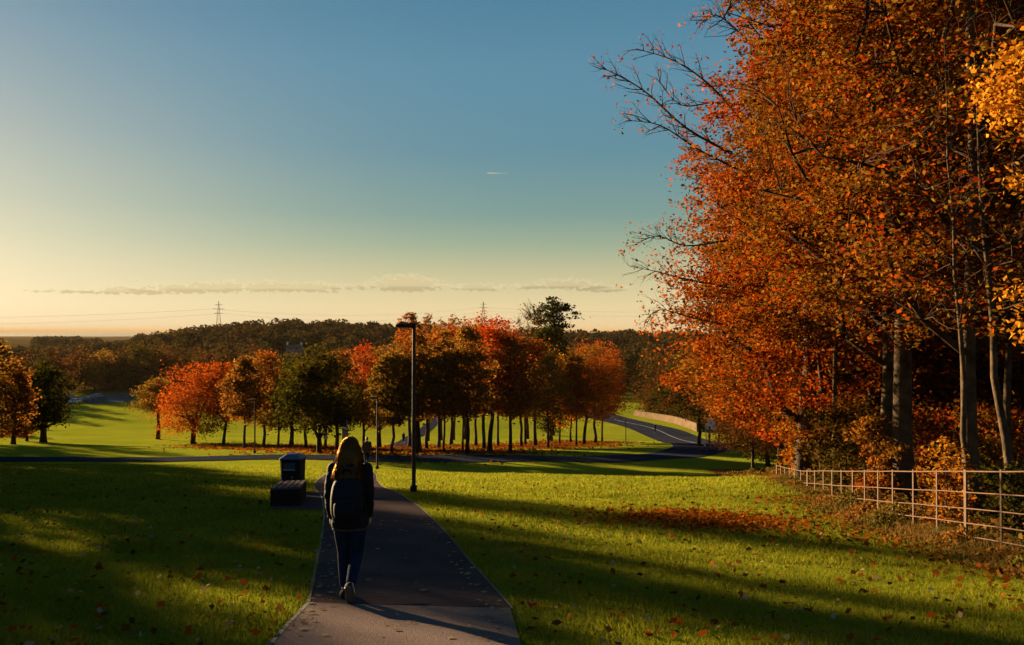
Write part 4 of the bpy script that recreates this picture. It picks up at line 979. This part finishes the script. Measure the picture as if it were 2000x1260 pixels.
for px, Y, lab in ((1238, 310, 'white car on the road far behind the bend'), (1233, 298, 'grey car below the white one far behind the bend')):
    x = XY(px, Y); make_car(lab, (x, Y, gz(x, Y)), 1.3, (.6, .6, .6) if Y > 300 else (.25, .26, .3), 'cars on the road behind the bend')
# pale board seen between the trees by the road
b = Vector((XY(1388, 118), 118, 0)); b.z = gz(b.x, b.y)
e = empty('notice_board', b, -.1); tag(e, 'pale blue-white board glimpsed between dark trunks by the road', 'board')
zc = (648-828)/F*118-b.z
MB().box((0, 0, zc), (1.3, .08, 1.7)).build('panel', pmat('board_white', (.55, .68, .70), .4), e, bevel=.02)
for s_ in (-1, 1): MB().box((s_*.72, 0, zc*.5+.4), (.1, .1, zc+.9)).build('post', M_METALD, e)
b2 = Vector((XY(1385, 112), 112, 0)); b2.z = gz(b2.x, b2.y)
e = empty('bollard', b2); tag(e, 'dark round-topped bollard in front of the pale board', 'bollard')
hb = (648-832)/F*112-b2.z
MB().tube([(0, 0, -.2), (0, 0, hb-.15), (0, 0, hb-.05), (0, 0, hb)], [.16, .16, .14, .05], 12).build('shaft', M_METALD, e, smooth=True); MB().tube([(0, 0, hb*.8), (0, 0, hb*.86)], .17, 12).build('band', M_METAL, e)
for px, pb, pt, tw, hw, pc, lab in ((1367, 872, 700, 8, 60, 805, 'dark tree beside the road bend, left of the pale board'), (1402, 874, 720, 5, 40, 800, 'thin dark tree right of the pale board')):
    base = hit(px, pb, 70, 130); d = base.y
    tree_obj('roadside_tree', 650+px, base, (pb-pt)/F*d, hw/F*d, .4, tw/2/F*d, 120, 6000, .2, M_WB, M_BARKD, lab, 'tree', None, shape='dome', nl=8)

# ------------------------------------------------------------------ grass, litter, undergrowth
M_BLADE = leafmat('grass_blade', [(0.0786, 0.0968, 0.0051), (0.1310, 0.1387, 0.0077), (0.1966, 0.1855, 0.0126), (0.0917, 0.1033, 0.0077), (0.2621, 0.2259, 0.0203)], [(0.0524, 0.0742, 0.0051), (0.0983, 0.1033, 0.0077)], .5, .45, .6)
rg = np.random.default_rng(21)
def in_paving(X, Y):
    """true on the path, apron, bench paving and road"""
    rY = np.array([p.y for p in re_]); rX = np.array([p.x for p in re_]); lY = np.array([p.y for p in le_]); lX = np.array([p.x for p in le_])
    a = (X < np.interp(Y, rY, rX)+.03) & (X > np.interp(Y, lY, lX)-.03) & (Y > 7.88) & (Y < 57)
    aY = np.array([p.y for p in al_])[::-1]; aX = np.array([p.x for p in al_])[::-1]; bY = np.array([p.y for p in ar_])[::-1]; bX = np.array([p.x for p in ar_])[::-1]
    b = (X < np.interp(Y, bY, bX)+.02) & (X > np.interp(Y, aY, aX)-.07) & (Y < 7.9)
    c = (Y > 16.2) & (Y < 21.4) & (X > np.interp(Y, [16.2, 21.4], [-5.0, -5.9])) & (X < -3)
    return a | b | c
def on_road(X, Y):
    m = np.zeros(len(X), bool)
    for i in range(0, len(rc)-1, 2): m |= (X-rc[i].x)**2+(Y-rc[i].y)**2 < (roadw(rc[i])+.25)**2
    return m
def blades(n, y0, y1, h, w, power, seed, u0=-.72, u1=.62):
    r = np.random.default_rng(seed); Y = y0+(y1-y0)*r.uniform(0, 1, n)**power; X = r.uniform(u0, u1, n)*(Y+.5)
    k = ~in_paving(X, Y)
    X, Y = X[k], Y[k]
    edge = np.interp(Y, [8, 18, 28], [7.0, 7.1, 8.4]); k = X < edge; X, Y = X[k], Y[k]
    Z = ground_np(X, Y); n = len(X)
    cl = .6+.8*(np.sin(X*3.1+np.sin(Y*2.3)*2)*np.sin(Y*2.7+X)+1)/2
    H = h*r.uniform(.4, 1.3, n)*cl; a = r.uniform(0, 2*PI, n); W = w*r.uniform(.6, 1.3, n); ln = r.normal(size=(n, 2))*H[:, None]*.55
    b0 = np.stack([X-np.cos(a)*W/2, Y-np.sin(a)*W/2, Z-.01], 1); b1 = np.stack([X+np.cos(a)*W/2, Y+np.sin(a)*W/2, Z-.01], 1); t = np.stack([X+ln[:, 0], Y+ln[:, 1], Z+H], 1)
    return np.stack([b0, b1, t], 1)
V = np.concatenate([blades(150000, 5.6, 12, .055, .010, 1.0, 1), blades(130000, 11, 22, .06, .018, 1.1, 2), blades(90000, 20, 42, .065, .035, 1.2, 3)])
o = bpy.data.objects.new('grass', np_mesh('grass', V, 3, M_BLADE)); link(o); tag(o, 'short autumn grass of the lawn on both sides of the path', 'grass', kind='stuff')
# fallen leaves
M_FALL = leafmat('fallen_leaf', [(.05, .018, .004), (.09, .025, .003), (.20, .04, .004), (.07, .03, .008), (.03, .013, .004)], None, .5, .3)
M_FALLP = leafmat('pale_fallen_leaf', [(.20, .15, .09), (.14, .09, .05), (.25, .20, .13)], None, .5, .3)
M_FALLO = leafmat('orange_fallen_leaf', [(.13, .026, .003), (.18, .045, .004), (.08, .020, .003), (.16, .07, .008)], None, .5, .35)
def litter(name, label, X, Y, ls, mat, lift=.035, flat=1.0, seed=1):
    r = np.random.default_rng(seed); k = (ground_np(X, Y)*0 == 0); X, Y = X[k], Y[k]; P = np.stack([X, Y, ground_np(X, Y)+lift*r.uniform(.6, 1.5, len(X))], 1)
    o = bpy.data.objects.new(name, np_mesh(name, leaf_quads(P, ls, r, .75, .75), 4, mat)); link(o); tag(o, label, 'leaves', kind='stuff'); return o
# the red-orange drift on the right lawn
r = np.random.default_rng(31); n = 8000
th = r.uniform(0, 2*PI, n); q = np.minimum(r.exponential(.42, n), 2.2)
cX, cY = XY(1375, 15.6), 15.6
X = cX+np.cos(th)*q*1.75; Y = cY+np.sin(th)*q*1.35; X += (Y-cY)*-.1
litter('fallen_leaves', 'drift of orange-red fallen leaves on the right lawn', X, Y, .085, M_FALLO, .05, seed=2)
n = 1500; Y = 6+20*r.uniform(0, 1, n)**1.3; X = r.uniform(-.7, .62, n)*Y; k = ~in_paving(X, Y) & (X < 7); litter('fallen_leaves', 'brown fallen leaves scattered over the lawn', X[k], Y[k], .08, M_FALL, .05, seed=3)
n = 900; Y = 8+12*r.uniform(0, 1, n); X = 6.6+r.normal(size=n)*.9+np.clip(Y-18, 0, 99)*.1; litter('fallen_leaves', 'copper leaves lying thickly along the fence foot', X, Y, .09, M_FALLO, .05, seed=4)
n = 260; Y = 6+9*r.uniform(0, 1, n)**1.3; X = r.uniform(-.66, .6, n)*Y; k = ~in_paving(X, Y) & (X < 7); litter('fallen_leaves', 'pale dry leaves caught in the foreground grass', X[k], Y[k], .07, M_FALLP, .06, seed=5)
# on the path: individual pale leaves
r = np.random.default_rng(36); n = 150; Y = 6.6+r.uniform(0, 1, n)**1.6*9; lx = np.interp(Y, [p.y for p in le_], [p.x for p in le_]); rx = np.interp(Y, [p.y for p in re_], [p.x for p in re_])
sd = r.uniform(0, 1, n); f = np.where(sd < .4, r.uniform(0, .12, n), np.where(sd < .8, r.uniform(.86, .99, n), r.uniform(0, 1, n))); X = lx+(rx-lx)*f
P = np.stack([X, Y, ground_np(X, Y)+.03], 1); V = leaf_quads(P, .07, r, 1.0, .7); V[:, :, 2] = P[:, 2][:, None]+r.uniform(-.003, .006, (n, 4))
o = bpy.data.objects.new('fallen_leaves', np_mesh('fallen_leaves', V, 4, M_FALLP)); link(o); tag(o, 'pale fallen leaves lying along the path edges', 'leaves', kind='stuff')
# under the grove
X = []; Y = []
r = np.random.default_rng(33)
for i, (px, pb, *_r) in enumerate(GROVE):
    if px < 420 or px > 1180 : continue
    b = hit(px, pb, 62, 140); m = 420; X.append(b.x+r.normal(size=m)*3.0); Y.append(b.y-1.5+r.normal(size=m)*4.0)
X = np.concatenate(X); Y = np.concatenate(Y); k = ~on_road(X, Y); litter('fallen_leaves', 'orange leaf litter spread under the grove', X[k], Y[k], .26, M_FALLO, .08, seed=6)

# brambles and dry weeds along the fence
M_WEED = leafmat('dry_weed', [(.10, .05, .015), (.16, .08, .02), (.07, .045, .012), (.20, .12, .04)], [(.05, .05, .010), (.08, .07, .012)], 1.2, .35, .8)
M_BRAM = leafmat('bramble_leaf', [(.03, .035, .006), (.06, .055, .008), (.10, .06, .012), (.14, .07, .015)], [(.14, .05, .01), (.2, .08, .014)], 1.0, .35, .8)
def fence_x(Y): return np.interp(Y, [p[1] for p in posts], [p[0] for p in posts])
r = np.random.default_rng(44); n = 30000; Y = 10+18*r.uniform(0, 1, n)**1.1; off = r.normal(size=n)*.42-.05; X = fence_x(Y)+off
hgt = np.exp(-(off/.5)**2)*(.28+.22*np.sin(Y*1.7)*np.sin(Y*.9+1)+.10*np.sin(Y*5)); hgt = np.clip(hgt, .05, .6)*np.interp(Y, [17, 22], [1, .25])
P = np.stack([X, Y, ground_np(X, Y)+hgt*r.uniform(0, 1, n)], 1)
o = bpy.data.objects.new('brambles', np_mesh('brambles', leaf_quads(P, .07, r, .2, .7), 4, M_BRAM)); link(o); tag(o, 'low brambles and weeds growing along the fence foot', 'undergrowth', kind='stuff')
n = 26000; Y = 9.5+19*r.uniform(0, 1, n)**1.1; off = r.normal(size=n)*.55; X = fence_x(Y)+off+.1; Z = ground_np(X, Y); H = .27*np.interp(Y, [17, 22], [1, .3])*np.exp(-(off/.8)**2)*r.uniform(.3, 1.3, n); a = r.uniform(0, 2*PI, n); W = .008*np.ones(n); ln = r.normal(size=(n, 2))*H[:, None]*.35
V = np.stack([np.stack([X-np.cos(a)*W, Y-np.sin(a)*W, Z-.02], 1), np.stack([X+np.cos(a)*W, Y+np.sin(a)*W, Z-.02], 1), np.stack([X+ln[:, 0], Y+ln[:, 1], Z+H], 1)], 1)
o = bpy.data.objects.new('dry_grass', np_mesh('dry_grass', V, 3, M_WEED)); link(o); tag(o, 'tall dry grass stalks along the fence foot', 'grass', kind='stuff')
n = 30000; Y = 12+26*r.uniform(0, 1, n); X = fence_x(np.minimum(Y, 27.9))+.4+r.uniform(0, 1, n)**1.2*9; P = np.stack([X, Y, ground_np(X, Y)+r.uniform(.02, .45, n)*np.abs(np.sin(X*1.3+Y))], 1)
o = bpy.data.objects.new('undergrowth', np_mesh('undergrowth', leaf_quads(P, .10, r, .4, .7), 4, M_BRAM)); link(o); tag(o, 'dark undergrowth covering the wood floor behind the fence', 'undergrowth', kind='stuff')

# ------------------------------------------------------------------ people
M_SKIN = pmat('skin', (.45, .26, .19), .6); M_JACK = pmat('dark_jacket', (.008, .007, .008), .8, spec=.1, bump=.4, bscale=30, var=.3)
M_JEAN = pmat('blue_jeans', (.008, .013, .035), .9, spec=.05, bump=.3, bscale=80, var=.35, vscale=14); M_SHOE = pmat('shoe', (.014, .013, .015), .7, spec=.1); M_SOLE = pmat('shoe_sole', (.055, .046, .042), .7); M_SHOEW = pmat('shoe_white_trim', (.35, .31, .26), .6)
M_PACK = pmat('backpack_navy', (.0035, .0035, .008), .75, spec=.15, bump=.3, bscale=60, var=.25); M_SHIRT = pmat('grey_shirt_hem', (.04, .034, .036), .9)
def hairmat(name, c, gk=.03, gr=.32):
    m = bpy.data.materials.new(name); m.use_nodes = True; t = m.node_tree; t.nodes.clear(); out = nd(t, 'ShaderNodeOutputMaterial')
    g = nd(t, 'ShaderNodeNewGeometry'); col = ramp(t, g.outputs['Random Per Island'], [(0, tuple(v*.5 for v in c)), (1, tuple(min(1, v*1.6) for v in c))])
    d = nd(t, 'ShaderNodeBsdfDiffuse'); tr = nd(t, 'ShaderNodeBsdfTranslucent'); gl = nd(t, 'ShaderNodeBsdfGlossy'); gl.inputs['Roughness'].default_value = gr; gl.inputs[0].default_value = (.9, .45, .15, 1)
    t.links.new(col, d.inputs[0]); t.links.new(col, tr.inputs[0]); a = nd(t, 'ShaderNodeMixShader'); a.inputs[0].default_value = .5; b = nd(t, 'ShaderNodeMixShader'); b.inputs[0].default_value = gk
    t.links.new(d.outputs[0], a.inputs[1]); t.links.new(tr.outputs[0], a.inputs[2]); t.links.new(a.outputs[0], b.inputs[1]); t.links.new(gl.outputs[0], b.inputs[2]); t.links.new(b.outputs[0], out.inputs[0]); return m
M_HAIR = hairmat('auburn_hair', (.032, .010, .004)); M_STRAND = hairmat('auburn_strands', (.075, .024, .006), .05, .3); M_HAIRD = pmat('dark_hair', (.012, .008, .006), .6)
def ring(c, rx, ry, k=20, tilt=0, pw=2.0):
    out = []
    for j in range(k):
        t = 2*PI*j/k; cx, sx = math.cos(t), math.sin(t)
        out.append((c[0]+rx*abs(cx)**(2/pw)*(1 if cx >= 0 else -1), c[1]+ry*abs(sx)**(2/pw)*(1 if sx >= 0 else -1), c[2]+tilt*ry*sx))
    return out
def soften(o, vox, sm=6, sub=0):
    m = o.modifiers.new('remesh', 'REMESH'); m.mode = 'VOXEL'; m.voxel_size = vox; m.use_smooth_shade = True
    if sm: q = o.modifiers.new('smooth', 'SMOOTH'); q.iterations = sm; q.factor = .5
def hand(mb, wrist, dr, palmn, s=1, curl=.5):
    """five separate fingers curled from a palm"""
    wrist = Vector(wrist); d = Vector(dr).normalized(); n = Vector(palmn).normalized(); sd = d.cross(n).normalized()*s
    mb.tube([wrist-d*.02, wrist+d*.015, wrist+d*.05, wrist+d*.085], [(.023, .019), (.027, .017), (.038, .014), (.037, .012)] if False else [.022, .025, .028, .024], 8)
    for k, (off, ln) in enumerate(((-.027, .066), (-.009, .076), (.009, .071), (.026, .055))):
        p = wrist+d*.08+sd*off; a1 = curl*.5; a2 = curl*1.2; a3 = curl*1.9
        p1 = p+(d*math.cos(a1)+n*math.sin(a1))*ln*.45; p2 = p1+(d*math.cos(a2)+n*math.sin(a2))*ln*.32; p3 = p2+(d*math.cos(a3)+n*math.sin(a3))*ln*.25
        mb.tube([p-d*.02, p1, p2, p3], [.009, .0085, .0078, .006], 6)
    t0 = wrist+d*.025-sd*.024; mb.tube([t0, t0-sd*.022+d*.025+n*.01, t0-sd*.024+d*.055+n*.022], [.012, .010, .007], 6)
def make_person(label, loc, rz, s=1.0, vox=.009, hair=None, hairm=None, jacket=None, trousers=None, pack=None, stride=1.0, wide=1.0, hood=False):
    e = empty('person', loc, rz, s); tag(e, label, 'person')
    st = stride
    # joints (metres, facing +Y, 1.66 m tall). left foot planted, right heel lifted behind
    hipL, kneeL, ankL = (-.085, 0, .86), (-.075, .07*st, .47), (-.055, .02*st, .09)
    hipR, kneeR, ankR = (.085, 0, .86), (.070, .02*st, .46), (.045, -.24*st, .20)
    shL, elL, wrL = (-.185*wide, 0, 1.34), (-.222*wide, -.05, 1.07), (-.205*wide, .02, .84)
    shR, elR, wrR = (.185*wide, 0, 1.34), (.222*wide, -.03, 1.07), (.205*wide, .05, .84)
    b = MB()
    b.ball((0, .015, 1.555), (.074, .092, .105), 16, 12); b.ball((0, .085, 1.515), (.045, .03, .045)); b.ball((0, .112, 1.545), (.012, .018, .02), 8, 6)
    b.ball((-.076, .01, 1.55), (.01, .02, .03), 8, 6); b.ball((.076, .01, 1.55), (.01, .02, .03), 8, 6)
    b.tube([(0, -.01, 1.36), (0, 0, 1.42), (0, .01, 1.50)], [.062, .052, .052], 12)
    b.loft([ring((0, 0, .84), .15, .10), ring((0, 0, .92), .155, .105), ring((0, 0, 1.04), .125, .09), ring((0, 0, 1.2), .145, .10), ring((0, 0, 1.33), .15, .09), ring((0, 0, 1.39), .08, .06)])
    for h, k, a in ((hipL, kneeL, ankL), (hipR, kneeR, ankR)): b.tube([h, tuple((Vector(h)+Vector(k))/2), k, tuple((Vector(k)*.6+Vector(a)*.4)), a], [.082, .072, .05, .05, .033], 10)
    for sgn, (h, k, w) in ((1, (shL, elL, wrL)), (-1, (shR, elR, wrR))):
        b.tube([h, k, w], [.045, .036, .024], 10); hand(b, w, (Vector(w)-Vector(k)), (-sgn*-1.0*.9, .3, 0), sgn, .55)
    for a in (ankL, ankR): b.ball((a[0], a[1]+.03, a[2]-.03), (.034, .07, .035), 10, 8)
    o = b.build('body', M_SKIN, e); soften(o, vox*.75, 3)
    fc = MB().ball((-.028, .098, 1.567), .011, 8, 6).ball((.028, .098, 1.567), .011, 8, 6); fc.build('eyes', pmat('eye', (.05, .04, .04), .2), e)
    MB().ball((0, .112, 1.505), (.022, .008, .006), 8, 6).build('mouth', pmat('lips', (.35, .12, .10), .5), e)
    # trousers
    j = MB()
    j.loft([ring((0, 0, .80), .168, .118), ring((0, 0, .88), .17, .12), ring((0, 0, .98), .15, .105)])
    for h, k, a in ((hipL, kneeL, ankL), (hipR, kneeR, ankR)):
        h, k, a = Vector(h), Vector(k), Vector(a); j.tube([h+Vector((0, 0, .02)), h.lerp(k, .5), k, k.lerp(a, .4), a+(k-a)*.08], [.102, .088, .066, .062, .050], 12)
        j.ball(tuple(h+Vector((0, -.03, -.02))), (.095, .095, .10))
    o = j.build('trousers', trousers or M_JEAN, e); soften(o, vox, 5)
    # jacket: torso, hood, sleeves
    t = MB(); w = wide
    t.loft([ring((0, 0, .745), .205*w, .145, 24), ring((0, 0, .80), .21*w, .15, 24), ring((0, -.005, .95), .195*w, .145, 24), ring((0, -.01, 1.10), .19*w, .14, 24), ring((0, -.01, 1.25), .205*w, .14, 24), ring((0, -.005, 1.34), .195*w, .12, 24), ring((0, 0, 1.385), .13*w, .10, 24), ring((0, 0, 1.43), .085, .08, 24)])
    for h, k, a in ((shL, elL, wrL), (shR, elR, wrR)):
        h, k, a = Vector(h), Vector(k), Vector(a); t.tube([h+Vector((0, 0, .01)), h.lerp(k, .5), k, k.lerp(a, .5), a], [.064, .060, .052, .048, .042], 12); t.ball(tuple(h), .066)
    t.ball((0, -.09, 1.38), (.12, .07, .065))
    o = t.build('jacket', jacket or M_JACK, e); soften(o, vox, 4)
    dm = bpy.data.textures.new('cloth_folds', 'CLOUDS'); dm.noise_scale = .09; dmd = o.modifiers.new('folds', 'DISPLACE'); dmd.texture = dm; dmd.strength = .022; dmd.mid_level = .5
    if pack is not False and pack is not None:
        MB().loft([ring((0, 0, .722), .180, .126, 24), ring((0, 0, .76), .182, .128, 24)]).build('shirt_hem', M_SHIRT, e, smooth=True)
    # shoes
    for nm, a, pitch in (('shoe', ankL, 0), ('shoe', ankR, -1.05*st)):
        a = Vector(a); M = Matrix.Translation(a) @ Matrix.Rotation(pitch, 4, 'X') @ Matrix.Rotation(.08 if a.x < 0 else -.08, 4, 'Z')
        sh = MB(); rr = []
        for y, wd, h in ((-.075, .030, .05), (-.06, .036, .075), (0, .037, .08), (.06, .041, .055), (.12, .043, .04), (.165, .03, .028), (.18, .012, .02)):
            rr.append([tuple(M @ Vector((x*wd, y, -.072+max(0, z)*h))) for x, z in ((-1, 0), (-1.05, .4), (-.7, .9), (0, 1.05), (.7, .9), (1.05, .4), (1, 0))])
        sh.loft(rr); so = sh.build(nm, M_SHOE, e, smooth=True)
        sl = MB(); sl.loft([[tuple(M @ Vector((x*wd, y, z))) for x, z in ((-1, -.092), (1, -.092), (1, -.070), (-1, -.070))] for y, wd in ((-.085, .022), (-.07, .036), (0, .036), (.07, .044), (.13, .046), (.175, .03), (.19, .012))])
        sl.build('sole', M_SOLE, so, bevel=.003)
        if vox < .012: MB().box((-.045 if a.x < 0 else .045, .0, -.045), (.008, .09, .03), M=M).build('side_trim', M_SHOEW, so, bevel=.002)
    # hair
    if hair == 'long':
        r = np.random.default_rng(5); n = 6200; V = []
        cap = MB().ball((0, -.008, 1.575), (.094, .108, .100), 20, 14)
        cap.loft([ring((0, -.03, 1.62), .088, .066, 20), ring((0, -.045, 1.56), .102, .070, 20), ring((0, -.055, 1.50), .113, .072, 20), ring((0, -.075, 1.42), .118, .064, 20), ring((-.0, -.10, 1.36), .124, .056, 20), ring((0, -.115, 1.31), .108, .045, 20), ring((0, -.118, 1.28), .08, .02, 20)])
        ho = cap.build('hair', M_HAIRD if hairm is None else hairm, e); soften(ho, vox, 4)
        for i in range(n):
            az = r.uniform(-2.45, 2.45); top = Vector((.090*math.sin(az)*r.uniform(.2, 1), -.09*math.cos(az)*r.uniform(.2, 1)-.005, 0)); rr_ = min(1, ((top.x/.096)**2+(top.y/.112)**2)); top.z = 1.575+.103*math.sqrt(max(0, 1-rr_))
            side = Vector((.116*math.sin(az), -.112*math.cos(az)*.85-.022, 1.50+r.normal()*.01)); k = r.uniform(.95, 1.12); side.x *= k; side.y *= k
            mid = Vector((.122*math.sin(az)*k, -.078-.060*math.cos(az)*k, 1.41)); ln = r.uniform(1.23, 1.36)
            end = Vector((.128*math.sin(az)*k+r.normal()*.014, -.105-.055*math.cos(az)*k+r.normal()*.012, ln))
            pts = smooth_line([top, side, mid, end], 3); wv = .0016
            for a_, b_ in zip(pts[:-1], pts[1:]):
                px_ = Vector((math.cos(az), math.sin(az), 0))*wv; V.append((tuple(a_-px_), tuple(a_+px_), tuple(b_+px_), tuple(b_-px_)))
        me = np_mesh('strands', np.array(V), 4, M_STRAND); so = bpy.data.objects.new('strands', me); link(so, ho)
    elif hair == 'short':
        o = MB().ball((0, 0, 1.58), (.082, .100, .092), 16, 12).build('hair', M_HAIRD, e, smooth=True)
    if pack:
        pk = MB()
        def sq(z, w2, y0, y1): 
            c = .04; return [(-w2+c, y0, z), (w2-c, y0, z), (w2, y0-.02, z), (w2, y1+.05, z), (w2-c*1.4, y1, z), (-w2+c*1.4, y1, z), (-w2, y1+.05, z), (-w2, y0-.02, z)]
        pk.loft([sq(.86, .10, -.13, -.20), sq(.875, .15, -.125, -.27), sq(.95, .165, -.12, -.30), sq(1.10, .165, -.12, -.29), sq(1.19, .155, -.12, -.25), sq(1.26, .13, -.12, -.21), sq(1.285, .08, -.13, -.17)])
        po = pk.build('backpack', M_PACK, e); sb = po.modifiers.new('s', 'SUBSURF'); sb.levels = sb.render_levels = 2; po.data.polygons.foreach_set('use_smooth', [True]*len(po.data.polygons))
        fp_k = MB(); fp_k.loft([sq(.885, .09, -.25, -.315), sq(.90, .115, -.25, -.345), sq(1.0, .12, -.25, -.35), sq(1.07, .11, -.25, -.335), sq(1.085, .08, -.25, -.30)])
        fo = fp_k.build('front_pocket', M_PACK, po); sb = fo.modifiers.new('s', 'SUBSURF'); sb.levels = sb.render_levels = 2; fo.data.polygons.foreach_set('use_smooth', [True]*len(fo.data.polygons))
        MB().tube([(-.09, -.332, 1.075), (0, -.345, 1.085), (.09, -.332, 1.075)], .0035, 6).build('zip', M_METAL, fo)
        MB().tube([(-.045, -.17, 1.31), (-.03, -.19, 1.37), (.03, -.19, 1.37), (.045, -.17, 1.31)], .008, 6).build('grab_loop', M_PACK, po, smooth=True)
        for sg in (-1, 1):
            MB().tube([(sg*.085, -.15, 1.30), (sg*.105, -.10, 1.425), (sg*.12, .02, 1.435), (sg*.13, .14, 1.33), (sg*.15, .16, 1.15), (sg*.185, .06, 1.0), (sg*.16, -.12, .93)], .018, 8).build('shoulder_strap', M_PACK, po, smooth=True)
    return e
wy = 8.12; wx = XY(684, wy)
woman = make_person('woman with long auburn hair, dark jacket, jeans and navy backpack walking away on the path', (wx, wy, gz(wx, wy)+.018), math.radians(2), .985, .009, 'long', M_HAIR, pack=True, wide=.93)
x, y = XY(717, 50), 50
make_person('distant walker in dark brown coat just right of the woman on the path', (x, y, gz(x, y)+.02), .1, 1.08, .02, 'short', None, jacket=pmat('brown_coat', (.030, .016, .012), .9), pack=None, wide=1.1)
b = hit(788, 866, 110, 190)
make_person('tiny dark figure on the far path beyond the grove', b, .8, 1.03, .03, 'short', None, wide=1.1)
x, y = XY(1279, 152), 152
make_person('dark figure walking on the road bend', (x, y, gz(x, y)+.05), .5, 1.05, .03, 'short', None)

# ------------------------------------------------------------------ evening haze
hz = MB().box((0, 40200, 10), (120400, 80600, 110)).build('haze', None); tag(hz, kind='stuff')
m = bpy.data.materials.new('evening_haze'); m.use_nodes = True; t = m.node_tree; t.nodes.clear()
out = nd(t, 'ShaderNodeOutputMaterial'); pv = nd(t, 'ShaderNodeVolumePrincipled'); pv.inputs['Color'].default_value = (.32, .25, .17, 1); pv.inputs['Density'].default_value = HAZE_D; pv.inputs['Anisotropy'].default_value = 0
t.links.new(pv.outputs[0], out.inputs['Volume']); hz.data.materials.append(m)
